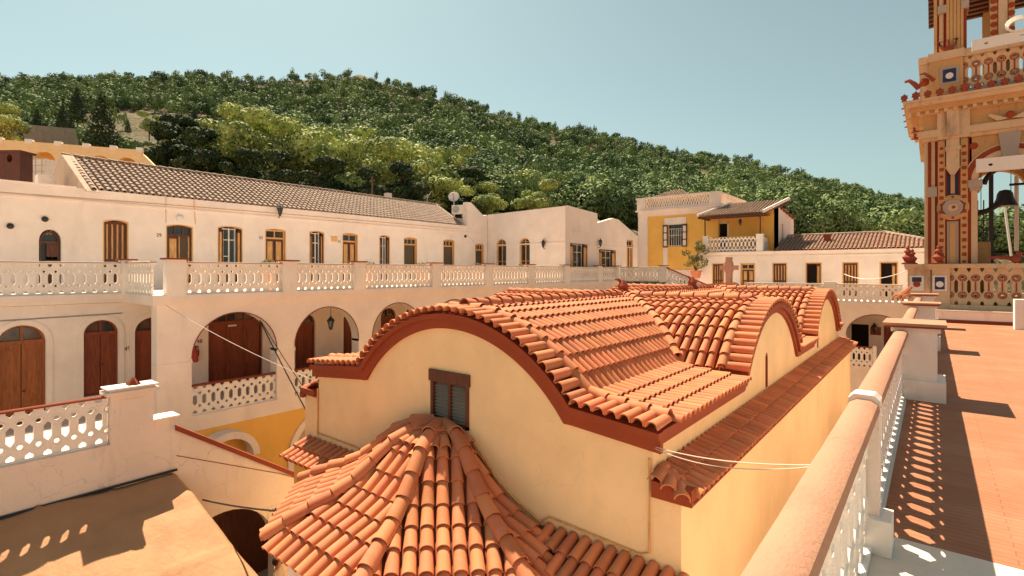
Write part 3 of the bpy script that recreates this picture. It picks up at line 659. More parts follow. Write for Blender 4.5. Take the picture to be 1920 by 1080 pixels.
MB().plate(Fgb, rect(XW+.6, 4, GZ, ZF-.25), [rect(a, b, zg, zdt) for a, b in dd], -.3, 0).build('gallery_back_wall', 'white', G)
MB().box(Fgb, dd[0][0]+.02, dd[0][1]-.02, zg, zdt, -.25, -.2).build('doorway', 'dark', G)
q = MB(); q.box(Fgb, dd[1][0], dd[1][1], zg, zdt, -.2, -.12); q.box(Fgb, dd[1][0]+.15, dd[1][1]-.15, zg+.3, zdt-.4, -.13, -.1); q.build('door', 'door', G)
YG = 42.0; Fg = wallY(YG)
def Xf(x): return xY(x, YG)
zT = 1.38
FD = [(1335, 1358, 'stripe'), (1388, 1416, 'transom'), (1448, 1476, 'stripe'), (1510, 1541, 'darkdoor'), (1579, 1610, 'stripe'), (1649, 1684, 'darkdoor')]
holes = []
rv = MB()
for x0, x1, s_ in FD:
    a, b = Xf(x0), Xf(x1); z1 = .6; holes.append(rect(a, b, ZF+.05, z1))
    MB().plate(Fg, rect(a, b, ZF+.05, z1), [rect(a+.07, b-.07, ZF+.1, z1-.07)], -.32, .01).build('door_reveal', 'tanframe', G)
    opening(Fg, G, a+.07, b-.07, ZF+.1, z1-.07, s_)
MB().plate(Fg, rect(Xf(1310), 1.6, ZF, zT), holes, -.35, 0).build('upper_wall', 'white', G)
MB().box(Fg, Xf(1309), 1.65, zT, zT+.08, -.45, .1).box(Fg, Xf(1310), 1.62, zT-.3, zT-.24, 0, .04).build('cornice', 'white', G)
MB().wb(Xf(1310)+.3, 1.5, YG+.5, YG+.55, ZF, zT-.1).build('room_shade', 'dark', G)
MB().wb(Xf(1310), Xf(1310)+.35, YG+.35, YG+9, ZF, zT).wb(1.3, 1.6, YG+.35, YG+9, ZF, zT).wb(Xf(1310), 1.6, YG+.3, YG+9, zT-.15, zT-.02).build('side_wall', 'white', G)
tb, tt = MB(), MB(); xe0, xe1 = Xf(1448), 1.4
zr = zT+1.35
roof_tiles(tt, tb, (xe0, YG+.25, zT+.12), (xe1, YG+.25, zT+.12), (xe0+.2, YG+4.2, zr), (-2.6, YG+4.2, zr), .24, .42, .09)
tb.quad((xe1, YG+.25, zT+.12), (xe1, YG+8.2, zT+.12), (-2.6, YG+4.2, zr)); tb.quad((xe0+.2, YG+4.2, zr), (-2.6, YG+4.2, zr), (xe1, YG+8.2, zT+.12), (xe0, YG+8.2, zT+.12))
for a, b in ((Vector((xe0+.2, YG+4.2, zr+.05)), Vector((-2.6, YG+4.2, zr+.05))), (Vector((-2.6, YG+4.2, zr+.05)), Vector((xe1, YG+.25, zT+.17)))):
    n = int((b-a).length/.4)
    for i in range(n): tt.tile(a.lerp(b, i/n), a.lerp(b, (i+1.12)/n), Vector((0, 0, 1)), .11, .13, 4)
tt.build('roof_tiles', 'oldtile', G, smooth=True, recalc=False); tb.build('roof_bed', 'pan', G, recalc=False)
MB().wb(-6.2, -5.8, YG+2.2, YG+2.6, zT+.5, zT+1.3).build('chimney', 'clay', G)
Fbal = wallY(YF)
def Xb(x): return xY(x, YF)
balustrade('balustrade', 'pierced white parapet between the curved red roof and the bell tower, below the striped shutters', Fbal, [(Xb(1400), Xb(1548)), (Xb(1566), Xb(1692))], [(Xb(1557), .6)], ZF, 1.05, rail='bal', railw=.2, railh=.09, cap='bal', capo=.02)
balustrade('balustrade', 'small pierced parapet with an orange end post inside the far lower arch', wallY(YF-.0), [(ca-hwf, Xb(1636))], [(Xb(1640), .18)], zg, 1.2, cap=None, railw=.12, rail='clay', pw=.2)
# stair down from the upper terrace
S = empty('stair_parapet', (-14, 36.2, ZF), 'white pierced stair parapet stepping down to the right below the potted shrub', 'stair parapet')
mb = MB(); pierced(mb, wallY(36.2), -14.8, -12.1, -.7, .88, -.04, .04, slope=-.42); mb.build('pierced_panel', 'bal', S)
q = MB(); k = len(q.v)
for u in (-14.85, -12.0):
    for n_ in (-.1, .1):
        for z_ in (0, .08): q.v.append(wallY(36.2)(u, .18+z_-.42*(u+14.8), n_))
q.f = [(0, 1, 3, 2), (4, 6, 7, 5), (0, 4, 5, 1), (2, 3, 7, 6), (0, 2, 6, 4), (1, 5, 7, 3)]; q.build('handrail', 'clay', S)
MB().plate(wallY(36.2), [(-14.85, ZF), (-11.9, ZF), (-12.0, -1.9), (-14.85, -.7)], [], -.15, .15).build('stringer', 'white', S)

# ================================================================ yellow house
YY = 44.0; Y_ = empty('yellow_house', (-14, 48, ZF), 'yellow two-storey house with a tiled porch roof over its pierced balcony', 'house')
Fy = wallY(YY); xa, xb = xY(1197, YY), xY(1347, YY); zb = -.8
wz0, wz1 = zY(1265, 462, YY), zY(1265, 421, YY); wx0, wx1 = xY(1253, YY), xY(1279, YY)
ztw = 5.3
MB().plate(Fy, rect(xa+.9, xb+.0, .1, ztw-.45), [rect(wx0, wx1, wz0, wz1)], -.3, 0).build('front_wall', 'ochre', Y_)
tr = MB(); tr.box(Fy, xa, xa+.9, zb, ztw, -.3, .06); tr.box(Fy, xa-.02, xb+.02, ztw-.45, ztw, -.31, .07); tr.box(Fy, xa, xb, zb, .1, -.3, .05)
tr.box(Fy, wx0-.35, wx1+.35, wz1, wz1+.62, -.01, .05); tr.box(Fy, wx0-.45, wx0-.05, .1, wz0-.1, -.01, .04); tr.box(Fy, xa-.2, xb+.2, ztw, ztw+.12, -.4, .25)
tr.build('white_trim', 'white', Y_)
pr = MB(); pr.box(Fy, xa-.1, xa+.7, ztw+.12, ztw+1.25, -.35, .1); pr.box(Fy, xb-.7, xb+.1, ztw+.12, ztw+1.25, -.35, .1); pr.box(Fy, xa+.7, xb-.7, ztw+.12, ztw+.35, -.2, .05); pr.box(Fy, xa-.2, xb+.2, ztw+1.1, ztw+1.25, -.36, .12)
n = 26; uu = np.linspace(xa+.7, xb-.7, n+1)
for i in range(n):
    for j, zz in enumerate((.35, .60, .85)): pr.box(Fy, uu[i]+(.0 if j % 2 else .12), uu[i]+(.12 if j % 2 else .24), ztw+zz, ztw+zz+.25, -.12, .0)
pr.build('roof_parapet', 'white', Y_)
sp = MB(); Fys = wallX(xb, 1)
sp.box(Fys, YY, YY+8, ztw+.12, ztw+.35, -.2, .05); sp.box(Fys, YY, YY+8, ztw+1.1, ztw+1.25, -.2, .1)
for i in range(28):
    for j, zz in enumerate((.35, .60, .85)): sp.box(Fys, YY+.4+i*.27+(.0 if j % 2 else .13), YY+.4+i*.27+(.13 if j % 2 else .26), ztw+zz, ztw+zz+.25, -.12, 0)
sp.build('roof_parapet', 'white', Y_)
MB().wb(xb-.3, xb, YY+.3, YY+8, zb, ztw).wb(xa, xa+.3, YY+.3, YY+8, zb, ztw).wb(xa, xb, YY+.3, YY+8, ztw-.1, ztw+.1).build('side_wall', 'ochre', Y_)
# hipped roof behind the parapet
apx = Vector((xY(1268, YY+4), YY+4, ztw+2.3)); tb, tt = MB(), MB()
e = [(apx.x-2.9, YY+1.1, ztw+.9), (apx.x+3.1, YY+1.1, ztw+.9), (apx.x+3.1, YY+7, ztw+.9), (apx.x-2.9, YY+7, ztw+.9)]
roof_tiles(tt, tb, e[0], e[1], apx-Vector((.4, 0, 0)), apx+Vector((.4, 0, 0)), .25, .45, .09); tb.quad(e[1], e[2], apx+Vector((.4, 0, 0))); tb.quad(e[3], e[0], apx-Vector((.4, 0, 0))); tb.quad(e[2], e[3], apx)
tt.build('roof_tiles', 'oldtile', Y_, smooth=True, recalc=False); tb.build('roof_bed', 'oldpan', Y_, recalc=False)
wf = MB(); wf.box(Fy, wx0, wx1, wz0, wz1, -.26, -.22); wo = wf.build('window_pane', 'glass', Y_)
gr = MB()
for k in range(6): u = wx0+(wx1-wx0)*(k+.5)/6; gr.tube([Fy(u, wz0, .02), Fy(u, wz1-.35, .02)], .02, 5)
for zz in (wz0+.05, (wz0+wz1)/2, wz1-.4): gr.box(Fy, wx0, wx1, zz, zz+.04, .0, .03)
gr.build('window_grille', 'sash', wo)
for a, b in ((wx0-.45, wx0-.02), (wx1+.02, wx1+.45)):
    l = MB(); l.box(Fy, a, b, wz0-.05, wz1, .06, .1)
    for q0 in (0, .31, .64, .95): l.box(Fy, a, b, wz0-.05+(wz1-wz0)*q0, wz0+.03+(wz1-wz0)*q0, .09, .13)
    l.box(Fy, a, a+.06, wz0-.05, wz1, .09, .13); l.box(Fy, b-.06, b, wz0-.05, wz1, .09, .13)
    lo = l.build('shutter', 'brown', Y_); MB().box(Fy, a+.08, b-.08, wz0+.05, wz1-.1, .1, .115).build('shutter_panel', 'sash', lo)
# balcony part, standing on the low white range
Fp = wallY(YG+2.2); Xp = lambda x: xY(x, YG+2.2)
bx0, bx1 = Xf(1318), Xf(1428); bz = zT+.08
MB().wb(bx0, xY(1456, YG+2.2), YG+.05, YG+2.2, bz, bz+.06).build('balcony_floor', 'marble', Y_)
dx0, dx1 = Xp(1343), Xp(1366); dz1 = zY(1355, 417, YG+2.2)
MB().plate(Fp, rect(Xp(1340)-.6, Xp(1458), bz, 5.0), [rect(dx0, dx1, bz+.05, dz1)], -.3, 0).build('porch_wall', 'ochre', Y_)
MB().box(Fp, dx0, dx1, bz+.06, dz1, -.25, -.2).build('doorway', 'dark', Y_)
df = MB(); df.box(Fp, dx0, dx0+.1, bz+.06, dz1, -.18, .02); df.box(Fp, dx1-.1, dx1, bz+.06, dz1, -.18, .02); df.box(Fp, dx0, dx1, dz1-.1, dz1, -.18, .02); df.box(Fp, dx0+.1, dx1-.1, bz+1.0, bz+1.1, -.15, -.05)
df.build('door_frame', 'sash', Y_); MB().box(Fp, dx0-.5, dx0-.02, bz+.1, dz1, .01, .06).build('shutter', 'brown', Y_)
Fq = wallX(Xp(1458), 1)
MB().plate(Fq, [(YG+2.2, bz-.1), (YG+8.2, bz-.1), (YG+8.2, 4.4), (YG+2.2, 5.0)], [rect(YG+3.6, YG+4.2, bz+.2, bz+2.3)], -.25, .0).build('side_wall', 'white', Y_)
MB().box(Fq, YG+3.6, YG+4.2, bz+.2, bz+2.3, -.1, -.05).build('side_shutter', 'tan', Y_)
rr = MB(); k = 0
for i in range(6): rr.box(Fq, YG+2.2+i*1.0, YG+3.2+i*1.0, 4.93-.1*i, 5.05-.1*i, -.4, .12)
rr.build('roof_edge', 'clay', Y_)
tb, tt = MB(), MB(); pe0, pe1 = Xf(1313)-.1, Xf(1430)+.1; ze = zY(1370, 402, YG-.3); zrid = ze+1.25
roof_tiles(tt, tb, (pe0, YG-.3, ze), (pe1, YG-.3, ze), (pe0+1.5, YG+3.4, zrid), (pe1+1.0, YG+3.4, zrid), .24, .42, .09)
tb.quad((pe1, YG-.3, ze), (pe1+1.0, YG+3.4, zrid), (pe1+1.0, YG+3.4, zrid-.4)); tb.quad((pe0, YG-.3, ze-.1), (pe1, YG-.3, ze-.1), (pe1, YG+2.1, ze-.05), (pe0, YG+2.1, ze-.05))
tt.build('porch_roof_tiles', 'oldtile', Y_, smooth=True, recalc=False); tb.build('porch_roof_bed', 'oldpan', Y_, recalc=False)
q = MB(); q.wb(pe0, pe1, YG-.28, YG-.2, ze-.2, ze-.02); q.wb(pe0+.1, pe0+.2, YG-.2, YG+2.1, ze-.2, ze-.05); q.build('porch_fascia', 'brown', Y_)
q = MB()
for a, b in (((pe0, YG-.3, ze+.08), (pe0+1.5, YG+3.4, zrid+.08)), ((pe1, YG-.3, ze+.08), (pe1+1, YG+3.4, zrid+.08))): q.tube([a, b], .12, 6)
build_split(q, 'verge_coping', 'white', Y_)
q = MB(); q.tube([Fg(bx0+.15, bz+1, -.05), Fg(bx0+.15, ze-.1, -.05)], .05); q.tube([Fg(bx1-.1, bz+1, -.05), Fg(bx1-.1, ze-.1, -.05)], .05); build_split(q, 'porch_post', 'brown', Y_)
MB().box(Fp, Xp(1335)-.2, Xp(1343)-.02, bz, 5.0, .0, .06).build('pilaster', 'white', Y_)
balustrade('balustrade', 'pierced balcony parapet with dark outlined openings on the yellow house', wallY(YG+.15), [(bx0+.4, bx1-.35)], [(bx0+.2, .4), (bx1-.15, .45)], bz, 1.2, rail='tan', cap='bal', capo=.03, group=None, rings=True, ringmat='brown', k=1.35)
balustrade('balustrade', 'short side return of the balcony parapet on the yellow house', wallX(bx1-.1), [(YG+.45, YG+2.1)], [], bz, 1.2, rail='tan', cap=None, group=None)
# ================================================================ the church with its vaulted tiled roof
Y0, Y1E, XC, XL, XRt = 6.85, 25.3, -6.97, -11.5, -3.0
YC = (13.8, 21.75)
CH = empty('church', (-7.2, 16, GZ), 'pale yellow church with red cornices and a wavy roof of curved terracotta tiles', 'church')
RB = 3.43; ZB = -4.196; RN = 2.676; ZN = -2.05; SL = .09
def prof(r, h=0.0):
    r = abs(r)
    c = ZB+math.sqrt(max(0, (RB-h)**2-r*r)) if r < RB-h else -99
    return max(c, ZN-h*1.03-max(0, r-RN)*SL)
def cross(Y, h=0.0):
    return max(ZB+math.sqrt(max(0, (RB-h)**2-(Y-c)**2)) if abs(Y-c) < RB-h else -99 for c in YC)
def zroof(X, Y): return max(prof(X-XC), cross(Y))
bm_ = MB(); gx = list(np.arange(XL-.1, XRt+.101, .15)); gy = list(np.arange(Y0-.02, Y1E+.1, .15))
for x in gx:
    for y in gy: bm_.v.append(Vector((x, y, zroof(x, y)-.05)))
ny = len(gy)
for i in range(len(gx)-1):
    for j in range(ny-1): bm_.f.append((i*ny+j, (i+1)*ny+j, (i+1)*ny+j+1, i*ny+j+1))
bed = bm_.build('roof_bed', 'pan', CH, smooth=True, sharp=60, recalc=False)
T = MB()
# profile by arc length
a1 = math.asin(RN/RB)*RB
def prs(s):
    if s < a1: return RB*math.sin(s/RB), ZB+RB*math.cos(s/RB)
    q = (s-a1); return RN+q*.996, ZN-q*SL
SP, EX, LN, RT = .198, .385, .45, .088
# main vault: tiles run down towards +x and -x
for sd in (1, -1):
    wid = (XRt-XC) if sd > 0 else (XC-XL)
    smax = a1+(wid-RN)/.996+.22
    y = Y0+.52
    while y < Y1E-.4:
        s_ = smax-LN
        while s_ > -.1:
            sa, sb_ = max(s_, .08), s_+LN
            (ra, za_), (rb_, zb_) = prs(sa), prs(sb_)
            zc = cross(y)
            rm, zm = prs((sa+sb_)/2)
            if zm > zc-.0:
                yy = y+rnd.uniform(-.006, .006); lf = .028
                nr = Vector((sd*(za_-zb_), 0, rb_-ra)).normalized()
                T.tile(Vector((XC+sd*ra, yy, za_)), Vector((XC+sd*rb_, yy+rnd.uniform(-.008, .008), zb_))+nr*lf, nr, RT*.82, RT, 7)
            s_ -= EX
        y += SP
# cross vaults: tiles run down towards -y and +y
for c in YC:
    for sd in (-1, 1):
        x = XRt-.42
        while x > XL+.3:
            s_ = a1-LN+.03
            while s_ > -.1:
                sa, sb_ = max(s_, .08), s_+LN
                (ra, za_), (rb_, zb_) = prs(sa), prs(min(sb_, a1))
                rm, zm = prs((sa+min(sb_, a1))/2)
                if zm > prof(x-XC) and zm > cross(c+sd*rm)-.05:
                    nr = Vector((0, sd*(za_-zb_), rb_-ra)).normalized(); xx = x+rnd.uniform(-.006, .006)
                    T.tile(Vector((xx, c+sd*ra, za_)), Vector((xx+rnd.uniform(-.008, .008), c+sd*rb_, zb_))+nr*.028, nr, RT*.82, RT, 7)
                s_ -= EX
            x -= SP+.016
def caps(pts, nrms, r=.125, ln=.42, over=.06):
    """ridge / verge tiles laid along a line"""
    pts = [Vector(p) for p in pts]; L = [0]
    for i in range(1, len(pts)): L.append(L[-1]+(pts[i]-pts[i-1]).length)
    def at(s):
        s = max(0, min(s, L[-1]-1e-6))
        for i in range(1, len(L)):
            if s <= L[i]:
                t = (s-L[i-1])/max(1e-9, L[i]-L[i-1]); return pts[i-1].lerp(pts[i], t), nrms[i-1].lerp(nrms[i], t).normalized()
        return pts[-1], nrms[-1]
    n = max(1, round(L[-1]/(ln-over))); st = L[-1]/n
    for i in range(n):
        p, nn = at(i*st); q, _ = at((i+1)*st+over); T.tile(p, q+nn*.03, nn, r*.84, r, 8)
UP = Vector((0, 0, 1))
def prof_path(sd, smax, fn, lift=.05, n=40):
    pts, nr = [], []
    for i in range(n+1):
        s = smax*i/n; r, z = prs(s); d = s+.02; r2, z2 = prs(d)
        nn = fn(-(z2-z), r2-r); nn.normalize(); pts.append(fn.p(r, z)+nn*lift); nr.append(nn)
    return pts, nr
class Fn:
    def __init__(s, ax, base, sd): s.ax, s.base, s.sd = ax, base, sd
    def p(s, r, z): return Vector((XC+s.sd*r, s.base, z)) if s.ax == 'x' else Vector((s.base, s.c+s.sd*r, z))
    def __call__(s, h, v): return Vector((s.sd*h, 0, v)) if s.ax == 'x' else Vector((0, s.sd*h, v))
# front gable: line of caps parallel to the verge, then short tiles poking out over the cornice
for sd, wid in ((1, XRt-XC), (-1, XC-XL)):
    smax = a1+(wid-RN)/.996+.18
    f = Fn('x', Y0+.42, sd); pts, nr = prof_path(sd, smax-.12, f); caps(pts, nr, .115)
    s_ = .1
    while s_ < smax:
        r, z = prs(s_); r2, z2 = prs(s_+.02); nn = Vector((sd*(z-z2), 0, r2-r)).normalized()
        if abs(s_-a1) > .06:
            p = Vector((XC+sd*r, 0, z)); T.tile(p+Vector((0, Y0+.36, 0))+nn*.05, p+Vector((0, Y0-.17, 0))+nn*.035, nn, .082, .098, 7, .016)
        s_ += .205
for c in YC:
    for sd in (-1, 1):
        f = Fn('y', XRt-.36, sd); f.c = c; pts, nr = prof_path(sd, a1-.03, f); caps(pts, nr, .112)
        s_ = .1
        while s_ < a1-.05:
            r, z = prs(s_); r2, z2 = prs(s_+.02); nn = Vector((0, sd*(z-z2), r2-r)).normalized()
            p = Vector((0, c+sd*r, z)); T.tile(p+Vector((XRt-.30, 0, 0))+nn*.05, p+Vector((XRt+.17, 0, 0))+nn*.035, nn, .082, .098, 7, .016)
            s_ += .205
zr_ = -.766+.05
caps([(XC, Y1E-.2, zr_+.03), (XC, Y0+.35, zr_+.03)], [UP, UP], .14)
for c in YC:
    caps([(XC+.1, c, zr_), (XRt-.45, c, zr_)], [UP, UP], .13); caps([(XC-.1, c, zr_), (XL+.3, c, zr_)], [UP, UP], .13)
    for sx in (1, -1):
        for sy in (1, -1):
            pts = []
            for i in range(13):
                r, z = prs(a1*i/12*.97); pts.append(Vector((XC+sx*r, c+sy*r, z+.07)))
            caps(pts, [UP]*13, .12)
T.build('roof_tiles', 'tile', CH, smooth=True, recalc=False)
# mortar beads below the verge and eave tiles + cornice bands
cn = MB()
def band(F, us, fo, fi, n0, n1):
    pts = [(u, fo(u)) for u in us]+[(u, fi(u)) for u in reversed(us)]; cn.plate(F, pts, [], n0, n1)
FF = wallY(Y0); FS = wallX(XRt)
us = sorted(set([XL-.12+i*.09 for i in range(int((XRt-XL+.20)/.09)+1)]+[XC-RN, XC+RN, XC-2.53, XC+2.53, XRt+.131]))
band(FF, us, lambda u: prof(u-XC)-.02, lambda u: prof(u-XC, .12), -.02, .13)
band(FF, us, lambda u: prof(u-XC, .119), lambda u: prof(u-XC, .30), -.02, .07)
ez = lambda h: prof(XRt-XC, 0)-h*1.03
def side(u, h): return max(cross(u, h), ez(h))
ys = [Y0+.003+i*.09 for i in range(int((Y1E-Y0+.2)/.09))]
band(FS, ys, lambda u: side(u, 0)-.02, lambda u: side(u, .12), -.02, .13)
band(FS, ys, lambda u: side(u, .119), lambda u: side(u, .24), -.02, .07)
cn.build('cornice', 'cornice', CH)
# walls
wx = [u for u in us if XL <= u <= XRt]
wz = (zY(845, 798, Y0), zY(845, 699, Y0)); wu = (xY(809, Y0), xY(880, Y0))
ol = [(XL, GZ), (XRt-.002, GZ)]+[(u, prof(u-XC, .14)) for u in reversed(wx)]
MB().plate(FF, ol, [rect(wu[0], wu[1], wz[0], wz[1])], -.45, 0).build('front_wall', 'yellow', CH)
sl_ = [(yX(1437, XRt), zX(1437, 726, XRt), zX(1437, 661, XRt), .10), (yX(1533, XRt), zX(1533, 652, XRt), zX(1533, 614, XRt), .10)]
# side tympana stand slightly proud
yy_ = [u for u in ys if Y0+.002 < u < Y1E-.1]
ol = [(Y0+.002, GZ), (Y1E-.1, GZ)]+[(u, side(u, .14)) for u in reversed(yy_)]
MB().plate(FS, ol, [arch(u, w_, a, b-w_*1.6, 8, w_*1.6) for u, a, b, w_ in sl_], -.4, 0).build('side_wall', 'yellow', CH)
for u, a, b, w_ in sl_:
    sw = MB().plate(FS, arch(u, w_, a, b-w_*1.6, 8, w_*1.6), [arch(u, w_-.035, a+.03, b-w_*1.6, 8, w_*1.6-.05)], -.16, .008).build('slit_window', 'cornice', CH)
    MB().plate(FS, arch(u, w_-.03, a+.03, b-w_*1.6, 8, w_*1.6-.05), [], -.2, -.15).build('pane', 'dark', sw)
# lean-to aisle on the right (and a matching one on the left)
AX = XRt+.49
MB().wb(XRt, AX-.1, Y0+.0, Y1E, GZ, -3.02).build('aisle_wall', 'yellow', CH)
MB().wb(XL-.55, XL, Y0+.0, Y1E, GZ, -3.05).wb(XL, XL+.4, Y0+.5, Y1E, GZ, -2.6).wb(XL, XRt-.01, Y1E-.5, Y1E-.1, GZ, -2.3).build('rear_wall', 'yellow', CH)
ab = MB(); at_ = MB()
ab.quad((XRt, Y0-.06, -2.78), (XRt, Y1E+.2, -2.78), (AX+.1, Y1E+.2, -3.03), (AX+.1, Y0-.06, -3.03))
ab.quad((XL, Y0-.06, -2.66), (XL, Y1E+.2, -2.66), (XL-.65, Y1E+.2, -2.99), (XL-.65, Y0-.06, -2.99))
sv = T.v, T.f; T.v, T.f = [], []
nA = Vector((.45, 0, 1)).normalized(); nB = Vector((-.45, 0, 1)).normalized()
y = Y0+.1; T2 = MB()
while y < Y1E+.15:
    j = rnd.uniform(-.01, .01)
    T.tile((XRt+.02, y, -2.77), Vector((XRt+.32, y+j, -2.88))+nA*.025, nA, .078, .09, 7, .016); T.tile((XRt+.26, y, -2.87), Vector((AX+.12, y+j, -3.01))+nA*.03, nA, .078, .096, 7, .018)
    T2.tile((XL-.02, y, -2.655), Vector((XL-.36, y+j, -2.81))+nB*.025, nB, .078, .09, 6); T2.tile((XL-.30, y, -2.79), Vector((XL-.74, y+j, -2.99))+nB*.03, nB, .078, .096, 6)
    y += .2
for k, x in enumerate((XRt+.10, XRt+.29, XRt+.48)):   # corner tiles fanning to the front
    T.tile((XRt+.08+k*.1, Y0+.22, -2.76-k*.06), (x, Y0-.2, -2.84-k*.07), Vector((.3, -.3, 1)).normalized(), .085, .11, 7, .018)
T2.build('aisle_roof_tiles', 'tile', CH, smooth=True, recalc=False); T.build('aisle_roof_tiles', 'tile', CH, smooth=True, recalc=False); T.v, T.f = sv
ab.build('aisle_roof_bed', 'pan', CH, recalc=False)
q = MB(); q.wb(AX-.11, AX+.08, Y0-.1, Y1E+.1, -3.08, -2.975); q.wb(XRt+.01, AX+.078, Y0-.104, Y0+.05, -3.084, -2.86); q.wb(XL-.63, XL-.5, Y0-.1, Y1E, -3.1, -2.98); q.wb(XL-.62, XL, Y0-.1, Y0+.05, -3.0, -2.86); q.build('aisle_cornice', 'cornice', CH)
# louvred window
wf = MB(); a, b = wu; c0, c1 = wz
wf.box(FF, a-.0, a+.07, c0, c1, -.12, .03); wf.box(FF, b-.07, b, c0, c1, -.12, .03); wf.box(FF, a-.03, b+.03, c1-.2, c1+.02, -.12, .05); wf.box(FF, a, b, c0, c0+.06, -.12, .03); wf.box(FF, (a+b)/2-.03, (a+b)/2+.03, c0, c1-.1, -.1, .02)
wo = wf.build('window', 'brown', CH)
for s0, s1 in ((a+.08, (a+b)/2-.035), ((a+b)/2+.035, b-.08)):
    l = MB(); n = 11
    for i in range(n):
        z_ = c0+.07+(c1-c0-.3)*i/n; k = len(l.v)
        for n_, z2 in ((-.01, z_), (-.065, z_+.055), (-.075, z_+.045), (-.02, z_-.01)):
            for u in (s0, s1): l.v.append(FF(u, z2, n_))
        l.f += [(k, k+1, k+3, k+2), (k+2, k+3, k+5, k+4), (k+4, k+5, k+7, k+6), (k+6, k+7, k+1, k)]
    l.box(FF, s0, s1, c0+.04, c1-.15, -.1, -.085); l.build('louvre', 'louvre', wo)
# ---- porch roof: bell-shaped half octagon with a lean-to either side
BX = -7.2
BP = [(0, -2.90), (.35, -2.94), (.7, -3.05), (1.0, -3.31), (1.3, -3.63), (1.6, -3.86), (1.9, -3.99), (2.2, -4.11), (2.5, -4.25), (2.72, -4.38), (3.1, -4.64)]; KX = 1.07
def pb(r): return lerp(BP, r)
SEC = [math.radians(a) for a in (-90, -45, 0, 45, 90)]
def nk(a): return Vector((math.sin(a), -math.cos(a), 0))
def rho(x, y): p = Vector(((x-BX)/KX, y-Y0, 0)); return max(p.dot(nk(a)) for a in SEC)
EA = 2.72
LZ0, LZ1, LD = -4.06, -4.33, .6
pbm = MB(); rings = 22
for i in range(rings+1):
    ap = EA*i/rings
    for k, a in enumerate([-90]+[-67.5, -22.5, 22.5, 67.5]+[90]):
        A = math.radians(a); rr = ap if abs(a) == 90 else ap/math.cos(math.radians(22.5))
        pbm.v.append(Vector((BX+math.sin(A)*rr*KX, Y0-math.cos(A)*rr, pb(ap)-.05)))
for i in range(rings):
    for k in range(5): pbm.f.append((i*6+k, i*6+k+1, (i+1)*6+k+1, (i+1)*6+k))
pbm.quad((XL-.35, Y0, LZ0-.03), (XRt+.6, Y0, LZ0-.03), (XRt+.6, Y0-LD, LZ1-.03), (XL-.35, Y0-LD, LZ1-.03))
pbm.build('porch_roof_bed', 'pan', CH, recalc=False)
sv = T.v, T.f; T.v, T.f = [], []
t22 = math.tan(math.radians(22.5))
# arc length table of the bell
ss = [0]; rs = [0]
for i in range(1, 341):
    r = i*.01; ss.append(ss[-1]+math.hypot(.01, pb(r)-pb(r-.01))); rs.append(r)
def r_at(s): return float(np.interp(s, ss, rs))
def s_at(r): return float(np.interp(r, rs, ss))
for a in SEC:
    n_ = nk(a); t_ = Vector((math.cos(a), math.sin(a), 0)); wv = -1.3
    m = int(EA*t22/.232)
    for k in range(-m, m+1):
        wv = k*.232; q0 = BX+0
        s_ = s_at(EA+.12)-LN
        while s_ > 0:
            ra, rb_ = r_at(s_), r_at(s_+LN)
            lim = abs(wv)/t22
            if rb_ < lim+.12: break
            ra2 = max(ra, lim-.02)
            pa = Vector((BX, Y0, 0))+n_*ra2+t_*wv; pq = Vector((BX, Y0, 0))+n_*rb_+t_*wv
            if pa.y < Y0-.02 and rb_-ra2 > .08 and pq.y < Y0+.0:
                za_, zb_ = pb(ra2), pb(rb_); nn = (n_*(za_-zb_)+UP*(rb_-ra2)).normalized()
                T.tile(Vector((pa.x, pa.y, za_)), Vector((pq.x, pq.y, zb_))+nn*.03, nn, .086, .105, 7, .018)
            s_ -= EX
for a in (-67.5, -22.5, 22.5, 67.5):
    A = math.radians(a); d = Vector((math.sin(A), -math.cos(A), 0)); pts = []
    for i in range(25):
        r = .12+(EA+.06-.12)*i/24; q_ = Vector((BX, Y0, 0))+d*(r/math.cos(math.radians(22.5))); pts.append(Vector((q_.x, q_.y, pb(r)+.085)))
    caps(pts, [UP]*25, .135, .46)
for a in (-84, -50, -36, -12, 0, 12, 36, 50, 84):
    A = math.radians(a); d = Vector((math.sin(A), -math.cos(A), 0)); pts = []
    for i in range(6):
        r = .05+.75*i/5; pts.append(Vector((BX, Y0-.03, 0))+d*r+Vector((0, 0, pb(r)+.03)))
    caps(pts, [UP]*6, .1, .42)
for v in T.v: v.x = BX+(v.x-BX)*KX
ln_ = Vector((0, -.42, 1)).normalized()
x = XL-.3
while x < XRt+.62:
    for q0, q1 in ((.0, .38), (.32, .72)):
        mid = Y0-(q0+q1)/2
        zl = LZ0+(LZ1-LZ0)*((q0+q1)/2)/LD
        if zl > (pb(rho(x, mid)) if rho(x, mid) < EA+.1 else -9)+.0:
            T.tile((x, Y0-q0, LZ0+(LZ1-LZ0)*q0/LD), Vector((x, Y0-q1, LZ0+(LZ1-LZ0)*q1/LD))+ln_*.03, ln_, .082, .1, 7, .017)
    x += .215
T.build('porch_roof_tiles', 'tile', CH, smooth=True, recalc=False); T.v, T.f = sv
q = MB(); pw_ = MB(); tr = MB()
def octo(ap): return [Vector((BX+KX*math.sin(math.radians(a))*ap/math.cos(math.radians(22.5)), Y0-math.cos(math.radians(a))*ap/math.cos(math.radians(22.5)), 0)) for a in (-67.5, -22.5, 22.5, 67.5)]
